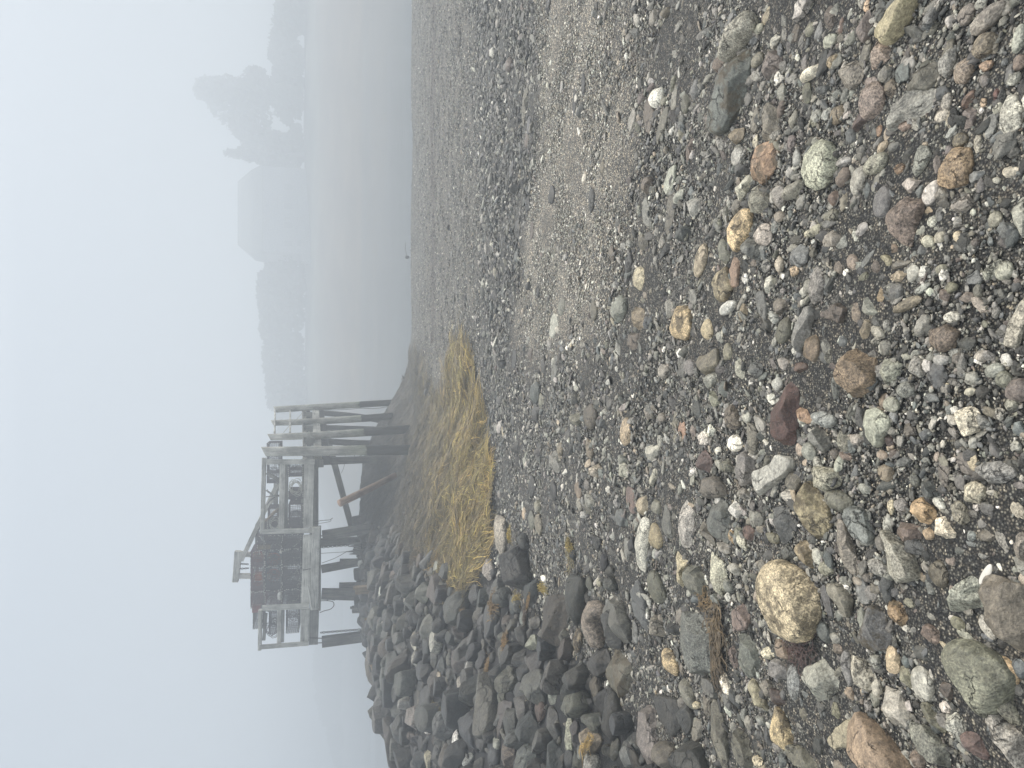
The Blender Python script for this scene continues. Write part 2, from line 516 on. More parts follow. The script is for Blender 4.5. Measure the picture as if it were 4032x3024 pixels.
def rock_verts(poly, c, shape, seed, level):
    """poly: footprint outline in metres about the centre; c: half height"""
    rng = np.random.default_rng(seed)
    v, f = ICO[level]
    v = v.copy()
    R = radial(poly, _TH)
    R = np.where(R <= 0, np.mean(R[R > 0]) if (R > 0).any() else .05, R)
    w = 2 if shape == 'r' else 1
    for _ in range(w):
        R = (np.roll(R, 1) + 2 * R + np.roll(R, -1)) / 4
    if shape == 'a':
        for i in range(rng.integers(7, 12)):
            n = rng.normal(size=3); n[2] = abs(n[2]) * 1.1 + .35; n /= np.linalg.norm(n)
            off = rng.uniform(.42, .82)
            dd = v @ n - off
            v -= np.outer(np.clip(dd, 0, None) * .99, n)
    elif shape == 's':
        tl = rng.normal(0, .10, 2)
        n = np.array([tl[0], tl[1], 1.0]); n /= np.linalg.norm(n)
        dd = v @ n - .45; v -= np.outer(np.clip(dd, 0, None) * .9, n)
        for i in range(4):
            n = rng.normal(size=3); n[2] = abs(n[2]) + .3; n /= np.linalg.norm(n)
            dd = v @ n - rng.uniform(.7, .9); v -= np.outer(np.clip(dd, 0, None) * .9, n)
    else:
        for i in range(5):
            n = rng.normal(size=3); n[2] = abs(n[2]) + .2; n /= np.linalg.norm(n)
            dd = v @ n - rng.uniform(.72, .92); v -= np.outer(np.clip(dd, 0, None) * .8, n)
    amp = {'a': .042, 's': .035, 'r': .026}[shape]
    r0 = 1 + amp * lumps(v, rng, 4.0) * 1.6 + amp * .7 * lumps(v, rng, 10.0) + amp * .35 * lumps(v, rng, 24.0, 9)
    if shape != 'r':   # broken ledges
        k = rng.normal(size=3); k /= np.linalg.norm(k)
        s = (v @ k) * rng.uniform(5, 9)
        r0 += amp * .5 * (np.abs((s % 1) - .5) - .25)
    v = v * r0[:, None]
    th = np.arctan2(v[:, 1], v[:, 0]) % (2 * np.pi)
    Rv = np.interp(th, np.r_[_TH, 2 * np.pi], np.r_[R, R[0]])
    h = np.sqrt(v[:, 0] ** 2 + v[:, 1] ** 2)
    zz = v[:, 2]
    # fuller sides than a ball
    pw = {'a': .74, 's': .62, 'r': .9}[shape]
    h2 = np.clip(h, 1e-6, None) ** pw
    out = np.stack([np.cos(th) * h2 * Rv, np.sin(th) * h2 * Rv, zz * c], -1)
    # keep the outline and the height that were asked for
    th2 = np.arctan2(out[:, 1], out[:, 0]) % (2 * np.pi); hr = np.hypot(out[:, 0], out[:, 1])
    nb = 36; bi = (th2 / (2 * np.pi) * nb).astype(int) % nb
    mx = np.zeros(nb); np.maximum.at(mx, bi, hr)
    mx = np.where(mx <= 0, mx.max(), mx)
    tc_ = (np.arange(nb) + .5) / nb * 2 * np.pi
    want = np.interp(tc_, np.r_[_TH, 2 * np.pi], np.r_[R, R[0]])
    fac = np.clip(want / mx, .85, 1.7)
    fac = (np.roll(fac, 1) + 2 * fac + np.roll(fac, -1)) / 4
    ff = np.interp(th2, np.r_[tc_[-1] - 2 * np.pi, tc_, tc_[0] + 2 * np.pi], np.r_[fac[-1], fac, fac[0]])
    out[:, :2] *= ff[:, None]
    up = out[:, 2] > 0
    out[up, 2] *= min(1.8, c / max(out[:, 2].max(), 1e-6))
    return out, f

PAL = {'g': (.185, .180, .158), 'd': (.062, .061, .055), 'b': (.110, .124, .130), 'l': (.42, .41, .355), 'w': (.66, .64, .58),
       't': (.44, .35, .22), 'o': (.33, .215, .085), 'n': (.150, .105, .068), 'm': (.100, .038, .030), 'p': (.225, .172, .145),
       'v': (.180, .166, .105), 'c': (.36, .185, .065), 'k': (.028, .028, .026), 'e': (.255, .252, .195), 'y': (.62, .46, .19)}
CW = {'g': 'grey', 'd': 'dark grey', 'b': 'blue-grey', 'l': 'light grey', 'w': 'white', 't': 'tan', 'o': 'ochre', 'n': 'brown',
      'm': 'maroon', 'p': 'pinkish', 'v': 'olive', 'c': 'rusty orange', 'k': 'blackish', 'e': 'greenish', 'y': 'golden'}

def colour(code):
    L = [c for c in code if c in PAL]
    rgb = np.mean([PAL[c] for c in L], 0)
    return rgb, (0.9 if '*' in code else .42), (0.35 if '=' in code else .06), (0.85 if '#' in code else .15)

def colour_words(code):
    L = [c for c in code if c in PAL]
    a = CW[L[0]]
    if len(L) > 1 and L[1] != L[0]:
        b = CW[L[1]]
        if b.startswith('dark') or b.startswith('light') or b.startswith('blackish'):
            a = ('pale ' if b.startswith('light') else 'dark ') + a.replace('dark ', '').replace('light ', '')
        else:
            a = a + ' and ' + b
    x = ' speckled' if '*' in code else ''
    x = ' banded' if '=' in code else x
    return a + x
# ------------------------------------------------------------------ stones read off the photograph
# tile: (x0, y0, scale).  line: X Y length width angle colour shape [| label]   or   P outline | colour shape [| label]
STONES = {
(2400, 2200, 2.0132): """
P 1360,10 1500,40 1620,140 1660,330 1600,540 1500,620 1300,640 1210,570 1150,400 1190,200 1260,60|yyl*# r|large golden speckled boulder, the biggest rounded stone on the gravel|the golden boulder
P 600,450 700,430 800,490 850,640 830,800 720,945 620,900 560,780 530,680 560,580|gd* a|dark grey boulder with pale lichen speckles and a crack across its end|the lichen-speckled dark boulder
P 570,60 700,40 770,90 775,270 640,310 590,250|vg a|squarish grey-olive block with a pale chipped lower face|the squarish chipped block
P 510,-60 650,10 580,60 600,180 580,270 540,230|tt* a
P 780,-45 900,0 925,60 920,200 880,300 840,230 790,110|lt* a|pale granite wedge with its point towards the bottom of the picture|the pale granite wedge
990 85 120 110 0 le a
940 215 90 75 30 g r
370 225 260 145 80 dv r
P 165,300 240,140 290,300 310,440 300,560 200,460|db s
370 540 180 150 60 vg a
P 0,310 100,320 170,420 170,580 90,650 -20,640 -60,480|gd a
P -10,760 60,700 130,700 170,830 150,1000 60,1130 -40,1020|dv# a|dark rock with a tan worn underside beside black rocks|the tan-bellied dark rock
480 820 190 145 80 yo*# r|small golden nugget-like stone beside a dark lichen-speckled boulder|the small golden stone
205 585 170 60 85 bg r
1040 470 230 210 100 pn a|flat reddish-brown rock to the left of the golden boulder|the reddish-brown rock
P 1040,620 1090,590 1180,650 1190,800 1150,900 1090,960 1030,900 1015,800|bg a|smooth blue-grey stone with a faint ring mark|the ring-marked blue-grey stone
980 780 190 95 85 pn a
1245 750 150 110 160 lt* a
1370 710 200 140 10 nn a
1340 880 180 180 0 g a
1465 985 315 110 92 gb* r|long grey pill-shaped stone lying across the gravel|the pill-shaped stone
P 1520,1000 1560,900 1620,840 1680,755 1800,790 1840,860 1810,970 1710,1110 1620,1190 1590,1120 1540,1060|gl a|pale grey wavy-sided stone below the golden boulder|the wavy pale grey stone
1170 1080 260 120 60 vt a
1245 1020 130 130 0 pg* a
1330 1100 160 130 0 md a
P 1320,1180 1400,1230 1470,1400 1400,1500 1290,1520 1270,1430|yo*# r|golden-brown pear-shaped stone with speckled faces|the golden pear-shaped stone
P 350,1170 550,1020 580,1200 520,1360 430,1355 350,1230|dk s|black slab with a split edge and angular corner|the split black slab
590 1250 350 150 100 dk a
620 1070 210 110 60 vg r
685 1160 90 55 135 t* r
775 1175 180 85 90 gn a
P 830,1090 890,1200 950,1400 950,1620 880,1659 780,1480|dv a
690 1360 240 90 105 vg s
P 230,1200 300,1180 390,1420 390,1560 330,1640 240,1560 210,1400|dp a|long dark mottled rock at the lower edge beside an orange weed sprig|the long mottled rock
440 1560 220 200 0 vd r
150 1530 300 160 95 db a
640 1600 330 320 0 kd a
1050 1500 330 200 70 dv a
1170 1440 200 80 100 d a
1250 1400 180 70 85 bd a
1190 1610 100 85 0 t r
1370 1600 140 80 90 bd a
1540 1570 250 170 0 vd a
800 1010 180 110 50 dg s
920 990 210 110 80 wt* a|glittering white and tan quartz lump under brown weed strands|the glittering quartz lump
985 1100 150 70 60 bd a
560 450 180 90 80 pg a
510 560 130 100 0 d a
850 325 100 60 30 g s
1210 70 170 90 100 dg a
690 320 110 80 0 b a
1192 1280 90 80 0 bl a
1520 1340 90 70 80 g r
1540 1230 110 100 0 dv a
1060 1260 150 70 95 g a
1100 1300 60 110 0 g r
1165 290 130 50 105 p a
1075 150 120 50 100 g a
""",
(3200, 2200, 2.0132): """
P 490,350 580,420 625,560 570,680 480,740 390,780 350,690 360,560 400,440|bg# a|big blue-grey stone with a rust-red upper edge|the red-edged blue-grey stone
P 110,230 230,185 320,280 300,420 270,450 180,380 120,300|vg a|olive-grey triangular stone with a notched top right of the golden boulder|the notched olive stone
120 340 260 80 75 bd s
515 65 160 140 0 g* r
400 70 160 60 100 g s
105 80 120 110 0 ev r
1010 120 220 160 80 nd r|dark brown rounded stone near a speckled granite triangle|the dark brown rounded stone
P 1260,100 1350,160 1300,200 1350,330 1230,440 1100,460 1065,380 1130,280 1180,190|lg* a|grey speckled granite triangle leaning on a big brown boulder|the granite triangle
P 1310,190 1350,150 1675,155 1760,400 1700,750 1550,740 1470,600 1400,400 1300,230|ng a|large smooth brownish-grey boulder cut by the right edge of the picture|the big brown-grey boulder
P 1140,700 1270,660 1500,700 1600,800 1560,1000 1450,1210 1330,1220 1200,1100 1080,950 1070,830|vg= r|big olive boulder with faint curving pale lines|the big olive boulder
1530 890 240 210 40 oo* r|golden-brown rough stone wedged under the big olive boulder|the wedged golden stone
P 1385,1010 1480,990 1600,1080 1670,1220 1600,1300 1520,1230 1400,1090|gv* r|grainy grey oval stone propped on a pale boulder near the bottom right corner|the propped grainy stone
P 1430,1150 1550,1290 1675,1310 1760,1500 1700,1700 1550,1620 1440,1500 1420,1300|lg* a|pale grainy boulder in the bottom right corner of the picture|the pale corner boulder
1645 870 180 120 90 b r
1650 1040 160 110 90 g r
875 990 275 170 92 le r|smooth pale egg-shaped stone standing out on the gravel|the pale egg stone
630 805 230 140 85 ot a|ochre block with a dark stained top end|the ochre block
740 930 190 110 60 v a
P 270,810 400,790 510,900 490,960 400,1070 330,980 290,900|lp* a|pale pinkish heart-shaped rock leaning on blue-grey pebbles|the pinkish heart-shaped rock
275 860 290 90 85 bg r
493 820 170 90 100 g a
510 1020 180 80 75 lg r
495 1110 120 80 90 ge a
P 560,1050 680,1040 750,1150 780,1300 700,1290 620,1360 545,1310|pl a|pinkish tan flat-topped stone with a golden lower corner|the flat-topped pinkish stone
290 1060 120 90 90 nt a
P 350,1300 460,1320 700,1440 800,1540 790,1720 500,1760 280,1700 270,1480|von r|large dark olive-brown boulder at the lower edge of the picture|the dark olive-brown boulder
P 300,1200 340,1220 310,1420 190,1560 120,1520 220,1330|nt s|thin brown slate blade pointing up at the heart-shaped rock|the brown slate blade
P 770,1370 900,1330 1050,1400 1070,1560 1000,1590 880,1520 800,1480|dg* a|dark grey flat rock with a jagged crack|the cracked dark flat rock
P 1035,1270 1120,1210 1210,1220 1235,1340 1210,1400 1090,1370|lg* a|bright speckled grey stone near the big olive boulder|the bright speckled stone
1060 1180 100 85 0 wt r
960 1260 230 130 50 vd a
1060 1040 200 130 90 dn a
P 590,330 700,340 770,440 720,520 640,520 575,430|oc# a|ochre stone with a dark crease right of the red-edged stone|the creased ochre stone
745 550 75 65 0 wl r
1210 610 180 100 15 le= a
1160 510 120 100 0 v r
1060 700 140 70 20 t= a
960 600 190 180 60 pn a
405 250 250 120 85 bg s
90 580 150 120 80 db r
180 630 90 80 0 g r
770 350 85 75 0 ve= r
946 455 80 60 30 ge r
1400 545 200 110 60 gl s
1388 630 120 75 0 b a
655 270 100 90 90 db a
930 220 130 90 60 bg a
875 150 85 80 0 tn a
1120 210 160 80 100 p a
55 1480 220 110 110 d a
1300 1480 260 200 40 md a
1415 1340 170 110 110 b a
840 1600 160 130 90 np a
435 150 70 70 0 pg a
469 270 120 100 90 g a
200 710 110 100 90 pn a
180 1190 120 100 60 v a
460 1230 85 80 0 bd a
500 1320 70 65 0 c r
740 820 90 60 90 b r
822 740 100 35 60 b r
1105 1450 60 45 80 g r
1205 1425 60 60 0 o r
""",
(3200, 1400, 1.994): """
P 330,-60 480,20 490,250 340,340 270,330 180,270 140,150 170,60 230,10|nno* a|big brown rough triangular rock in the middle of the gravel|the big brown rough rock
P 540,20 620,15 695,70 650,200 580,250 530,170 525,80|lev* a|pale greenish-yellow angular stone beside the big brown rough rock|the pale greenish-yellow stone
735 270 140 135 0 g* r
810 80 200 140 80 g* a
1430 115 150 110 150 lb= r|striped white and blue-grey oval pebble|the striped oval pebble
965 140 100 85 90 to r
1510 190 150 115 80 vg r
1230 285 85 75 0 tl a
620 385 130 120 0 vl r
P 410,430 490,405 600,470 610,560 540,700 510,730 430,650 390,540|lge a|pale greenish-grey faceted stone with a pointed lower end|the faceted pale green stone
P 1140,420 1240,390 1300,430 1305,590 1190,640 1130,580 1100,490|tll* a|pale cream granite lump with a white pebble touching it|the cream granite lump
1110 430 65 60 0 w r
90 500 200 130 20 lb= r|grey and white banded oval stone beside the maroon rock|the grey banded oval
P -60,580 20,545 110,620 145,710 80,770 0,700|gd= a
235 675 190 130 70 vg* a
345 655 120 95 10 pl a
P -60,880 220,860 200,1000 110,1075 20,1040 0,900|vl* a|smooth olive-tan three-cornered stone above a round dull olive one|the olive three-cornered stone
205 1140 215 180 0 vg r|round dull olive stone below the three-cornered one|the round olive stone
P 225,1215 330,1180 410,1200 430,1290 490,1390 470,1460 380,1430 260,1320|bg a|two-tone blue-grey stone with a dark angled facet|the two-tone blue stone
P 540,1380 700,1470 790,1560 850,1700 730,1770 640,1785 590,1700 565,1540|lg* a|large pale grey granite wedge with a sharp top corner|the large granite wedge
P 170,1300 230,1290 290,1430 350,1560 360,1690 280,1740 210,1600 170,1450|pg= a|long pinkish-grey streaked slab beside the large granite wedge|the pinkish streaked slab
P 780,1160 850,1110 950,1170 970,1260 920,1320 830,1320 770,1250|oc a|bright orange-gold block with a squared face|the orange-gold block
990 1155 115 70 35 w r|small bright white oval pebble touching a dark triangular stone|the bright white pebble
P 830,980 900,975 1000,1070 980,1110 880,1145 845,1090|bd a|dark blue-grey triangular stone above the orange-gold block|the dark triangular stone
P 970,1290 1040,1260 1130,1370 1120,1430 1050,1470 970,1420|lt* a|black and cream speckled granite stone|the black and cream granite
P 1190,1030 1270,975 1350,1010 1360,1090 1310,1160 1200,1160|tl* a|pale tan five-sided stone under a dark oval one|the pale tan stone
P 1265,910 1360,850 1470,815 1560,850 1590,910 1500,990 1400,1010 1310,970|bg* r|dark blue-grey grainy oval stone with a blunt left end|the grainy blue oval
P 680,1320 840,1310 840,1420 720,1470 660,1420|pn a
695 1175 130 100 90 g* r
610 1185 130 65 85 t* a
575 920 140 125 90 nv r
605 860 70 65 0 b r
715 835 190 60 145 gb s
1030 900 300 80 85 ng s
760 590 170 100 90 nd a
596 670 110 90 60 dm a
547 780 80 75 0 tp r
630 770 85 75 0 np a
885 620 90 85 0 bd a
1160 1230 230 130 60 gn* a
1380 1420 160 150 0 dp a
1500 1440 290 90 65 lg* s
1255 1420 100 85 90 b* r
920 1400 95 85 90 vo r
1165 1530 80 80 0 db r
1100 1610 95 90 0 p a
1255 830 130 75 90 t r
530 1480 130 90 90 g a
409 1045 95 85 0 lg r
620 600 85 80 30 g a
40 850 100 80 90 lg* r
560 360 130 80 100 n a
1615 270 200 190 0 dp r
1460 460 110 95 90 le* a
1565 385 100 100 0 g* r
1620 580 100 90 90 b r
P 1580,1400 1659,1340 1740,1500 1650,1670 1570,1540|dp* a
259 790 110 70 30 pn a
""",
(2400, 1400, 1.994): """
P 1420,190 1500,270 1500,420 1480,560 1440,720 1340,735 1290,680 1250,580 1230,440 1290,350 1370,240|m a|large maroon rock, the reddest and longest on the gravel|the maroon rock
P 1440,760 1450,860 1350,960 1240,1080 1170,1160 1150,1080 1130,940 1270,850 1320,760|gl s|flat grey slab running diagonally below the maroon rock|the diagonal grey slab
P 1040,735 1120,780 1140,880 1110,1000 1030,1030 950,980 945,900|bg a|blue-grey ridged cobble left of the diagonal grey slab|the ridged blue-grey cobble
P 730,970 840,940 910,1000 915,1080 840,1120 760,1140 715,1100|ng r|brown smooth hump-backed stone above the two-faceted grey stone|the hump-backed brown stone
P 870,1105 940,1160 940,1400 930,1465 830,1430 765,1330 800,1200|gb a|large grey stone split into a dark and a pale facet|the two-faceted grey stone
P 600,1105 660,1200 670,1350 640,1490 590,1520 525,1450 530,1260|gl* a|long grey stone with a whitish speckled upper tip|the white-tipped long stone
P 270,1250 330,1260 310,1500 290,1700 200,1700 200,1500 230,1350|lg* r|long whitish cylinder-like stone lying across the gravel|the whitish cylinder stone
365 1420 205 120 82 vo r|smooth olive-brown oval beside the whitish cylinder stone|the olive-brown oval
460 1330 320 110 85 dg a
P 300,1075 305,1210 250,1270 200,1210 220,1130|tv a
175 1130 240 80 85 mp s
990 690 140 115 90 w r|white egg-shaped pebble left of the ridged blue-grey cobble|the white egg pebble
P 960,1125 1060,1200 990,1300 920,1220|wl a|white diamond-shaped quartz stone right of the two-faceted grey stone|the white diamond stone
P 1290,1200 1400,1175 1440,1270 1430,1400 1380,1480 1340,1450 1270,1290|bd a|dark slate-blue stone with fine layered edges|the slate-blue stone
P 1560,980 1640,1060 1720,1180 1750,1260 1680,1400 1600,1450 1540,1400 1520,1280 1460,1190 1500,1080|ovn# a|large ochre-brown jagged rock in front of the olive stones|the ochre-brown jagged rock
P 1470,1460 1560,1445 1620,1560 1600,1659 1500,1640 1440,1550|ov# a|dark ochre angular rock above the golden boulder|the dark ochre angular rock
P 740,730 815,800 790,920 700,925 650,870|md a|dark maroon wedge among small gravel|the dark maroon wedge
960 480 250 120 65 nd= a
1120 650 250 110 80 dv a
1080 490 85 75 90 gl r
1320 225 100 95 90 lb r
1570 755 140 115 90 be r|small round pale blue-green stone beside the maroon rock|the pale blue-green stone
1540 470 160 110 60 cn a|rusty orange angular stone touching the maroon rock|the rusty angular stone
1500 90 140 120 0 mn a
895 265 135 100 90 bd a
800 195 165 110 130 gl* a
820 340 150 100 70 vl a
1150 1280 135 125 90 g r
910 870 130 120 0 vg* a
1065 1090 130 110 0 g a
1450 980 190 140 80 gn a
1400 1095 125 110 0 lg= a
1190 540 190 90 60 gl s
330 760 190 130 110 le a
735 650 120 100 90 wv* a
790 590 120 65 90 lw* a
575 590 140 60 85 cn s
655 600 110 55 90 p a
130 600 240 90 95 ov* r
425 125 110 105 90 eg r
630 90 140 85 85 bp a
560 90 190 75 85 dg s
P 690,0 860,-60 870,100 740,180 680,100|vn a
1020 100 210 90 78 vl a
1145 110 150 130 100 gb a
1365 65 120 90 90 pl a
410 490 90 70 90 gv r
300 460 110 70 90 gp a
690 410 210 75 88 d s
515 540 220 60 88 dv a
770 1400 200 90 55 vg a
900 1510 150 90 20 vl a
1040 1470 150 85 75 tl* a
962 1420 100 65 80 o* r
1100 1390 130 100 90 nm a
1280 1430 110 100 90 v a
1385 1550 130 130 0 gd a
370 1190 120 90 90 vg r
90 1270 150 100 90 bd r
140 1530 200 80 90 g a
345 950 160 60 110 vl a
100 900 150 90 70 lv a
1495 740 60 90 0 pt r
""",
(3200, 600, 1.994): """
P 740,320 800,400 870,400 880,500 800,640 770,770 700,720 600,650 550,530 570,430 640,370|mpp* a|broad flat maroon rock with a pale pink worn patch|the flat maroon rock
P 1050,30 1130,-40 1240,10 1250,150 1200,290 1080,280 990,220 1010,120|no* r|rounded dark golden-brown stone shaped like a loaf|the loaf-shaped brown stone
P 850,-70 910,-30 940,50 880,150 820,190 795,130 810,20|gb* r
500 95 190 160 160 vg* r
370 220 240 120 105 gl r|smooth light grey bean-shaped stone|the grey bean-shaped stone
555 390 270 140 100 bg r|grey oval half hidden behind the flat maroon rock|the half-hidden grey oval
240 195 150 120 90 pn r
P -60,-60 40,-118 140,-40 185,70 180,200 100,300 20,290 -40,240 -80,130|lgv* r|large pale mossy-grey boulder, the palest big stone in the upper half|the pale mossy boulder
P 710,220 780,180 880,240 850,290 780,330|lg a
940 320 190 120 110 lew r
1020 330 120 110 90 pg a
P 1100,400 1210,320 1270,430 1190,485 1110,460|pg a|pinkish-grey blocky stone below the loaf-shaped brown stone|the pinkish-grey block
1290 185 140 100 0 bg a
920 455 90 80 0 to a
945 540 95 75 90 le* r
1000 480 130 60 95 bg r
1435 525 130 100 90 ev r
P 50,690 150,600 240,690 190,745 70,740|vl a|yellowish-grey tent-shaped stone left of the flat maroon rock|the tent-shaped stone
150 500 115 110 0 vg r
P 1560,430 1659,340 1760,500 1659,690 1570,560|bdl= a
910 700 130 90 60 tl a
1000 660 110 90 90 lt a
1140 660 90 65 90 t r
810 660 130 55 95 bd r
860 765 100 80 60 bg a
640 750 140 70 75 n a
590 840 130 90 30 tv a
700 880 150 85 170 vg a
790 950 140 95 90 le r|pale mint-green oblong pebble below the flat maroon rock|the pale green oblong
675 975 130 95 0 t a
505 905 125 100 90 nd a
440 840 190 60 125 bg s
320 865 160 90 60 pn r
420 980 130 100 150 dv a
205 910 100 80 90 pn a
655 1100 145 110 90 bg r
545 1120 150 100 90 no a
P 380,1200 440,1130 500,1160 530,1280 430,1300 375,1250|lgg a|pale grey pyramid-shaped stone with a sharp ridge|the pale pyramid stone
345 1240 200 110 80 np a
P 90,1250 200,1180 280,1240 240,1360 130,1300|dn s
745 1195 220 100 155 vn= r
P 930,1370 1050,1345 1150,1420 1110,1540 1010,1575 930,1500|nnd* r|round dark brown stone like a bun in small gravel|the dark brown bun stone
1220 1500 140 120 0 bd a
1105 1295 140 95 0 lg* r
P 1659,1120 1720,1180 1620,1540 1520,1530 1560,1350|lnv* s|long pale brown slab near the right edge of the picture|the long pale brown slab
1510 930 150 130 90 le r
P 1330,930 1420,850 1490,850 1470,980 1350,1010|gl= a
1270 990 130 110 0 bg s
1015 920 95 85 90 vg r
1300 1090 120 70 90 vg r
1210 1140 120 80 0 np a
1092 1060 85 85 0 v r
1033 1120 110 100 90 pn a
860 1070 140 60 150 bl s
1500 1420 150 80 100 bg r
115 1425 180 60 80 b s
515 1410 150 70 50 lv r
415 1400 220 110 110 nv a
492 1480 85 80 0 lg a
130 1590 170 110 90 vg a
245 1490 90 90 0 bd r
1140 1610 120 120 0 pg a
1010 1630 110 100 0 bl r
1330 1600 110 110 40 pl a
430 290 140 55 90 b r
510 230 160 70 110 g s
165 360 130 100 60 n a
690 120 110 110 45 nc a
975 100 120 90 90 pg a
P -10,890 60,900 110,1000 80,1150 0,1200 -30,1000|gg* a|big dull grey rough stone left of centre in the gravel|the big dull grey stone
240 75 120 80 20 bl= a
1545 150 130 90 0 tl a
""",
(2400, 600, 1.994): """
P 1060,450 1130,480 1120,600 1050,760 980,780 930,690 925,570 980,490|yo*# r|golden and black speckled hump-shaped stone|the gold and black hump
P 985,240 1100,190 1130,250 1050,340 1000,380|wtl a|pale cream squarish chip tilted on the stones|the pale cream chip
P 1090,300 1180,260 1270,400 1190,490 1120,460 1075,380|gv= a
P 1110,10 1180,-70 1300,-60 1320,60 1290,180 1200,260 1100,170|nc# a|rusty brown and black broken rock|the rusty broken rock
P 1350,330 1400,260 1500,230 1520,290 1460,370 1380,365|lv r
1330 340 190 120 80 g= r
1210 650 190 140 80 nl= r|banded brown and cream barrel-shaped stone|the banded barrel stone
P 1440,750 1510,720 1570,790 1550,880 1480,905 1420,840|bg r|smooth rounded blue-grey diamond-shaped stone right of the banded barrel stone|the blue-grey diamond
P 1010,670 1080,650 1170,700 1200,860 1160,880 1080,820 1000,720|bdg= a|ribbed dark grey-blue stone with pale streaks|the ribbed dark stone
P 960,775 1010,800 1035,880 1020,1060 940,1060 940,900|cnp a|long brick-red square-edged block touching the mossy gold stone|the brick-red block
900 780 210 100 80 gv r
P 830,940 930,900 980,1080 920,1180 860,1190 810,1080 790,1000|ovt# r|mossy gold stone with a dark bare patch beside the brick-red block|the mossy gold stone
935 1220 170 80 145 lw r|pale grey-white oval pebble under the mossy gold stone|the pale oval pebble
P 520,1200 590,1200 650,1260 655,1400 610,1490 500,1450 470,1390 490,1280|oy*# r|smooth golden-brown rounded boulder left of centre|the smooth golden boulder
770 1390 180 100 80 ot r
720 850 260 100 105 tv r
P 520,600 590,560 645,610 630,690 540,710 505,650|bd a
P 610,370 650,350 720,380 700,480 640,525 615,460|lg a
P 1210,990 1280,970 1300,1050 1240,1110 1200,1070|lw= a|white and grey striped angular pebble|the white striped pebble
P 1520,1230 1600,1210 1620,1290 1560,1450 1500,1580 1410,1550 1440,1380 1450,1290|gg a|grey stone crazed with dark cracks|the crazed grey stone
P 1550,1450 1620,1420 1659,1480 1659,1600 1620,1659 1520,1600|nod# r
1370 1400 210 120 100 vd r
1345 1210 150 130 60 ng a
1285 1295 120 85 60 lb a
1200 1200 250 90 78 dg s
1040 1250 200 90 90 vo a
P 80,1110 140,1170 145,1280 60,1340 10,1270 30,1180|bge r|grey-green two-toned stone beside a ridged dark one|the two-toned green stone
P 200,1200 280,1240 280,1380 230,1420 150,1330|odv# a|dark gold-rimmed stone with a sharp curved ridge|the gold-rimmed stone
240 990 220 110 85 tv= a
290 270 150 105 90 dn a
480 220 230 90 105 vl s
545 350 120 80 110 gl a
480 480 330 90 92 vd s
300 490 300 70 80 g s
150 880 150 70 90 d r
260 700 170 90 70 dv a
1040 140 120 110 0 d a
1015 30 150 110 90 lg= r
1470 50 120 70 90 bl r
1000 430 120 90 130 vg a
1590 620 130 90 150 et a
655 1140 160 65 85 bg s
470 1220 160 85 90 gl a
1555 1060 120 80 90 g r
1335 880 110 75 90 tl r
1446 925 90 90 0 to* a
1230 1370 120 110 0 d a
190 1470 170 120 90 dn a
930 1570 130 75 90 v r
850 1180 150 50 70 g s
1065 990 75 55 90 lw r
""",
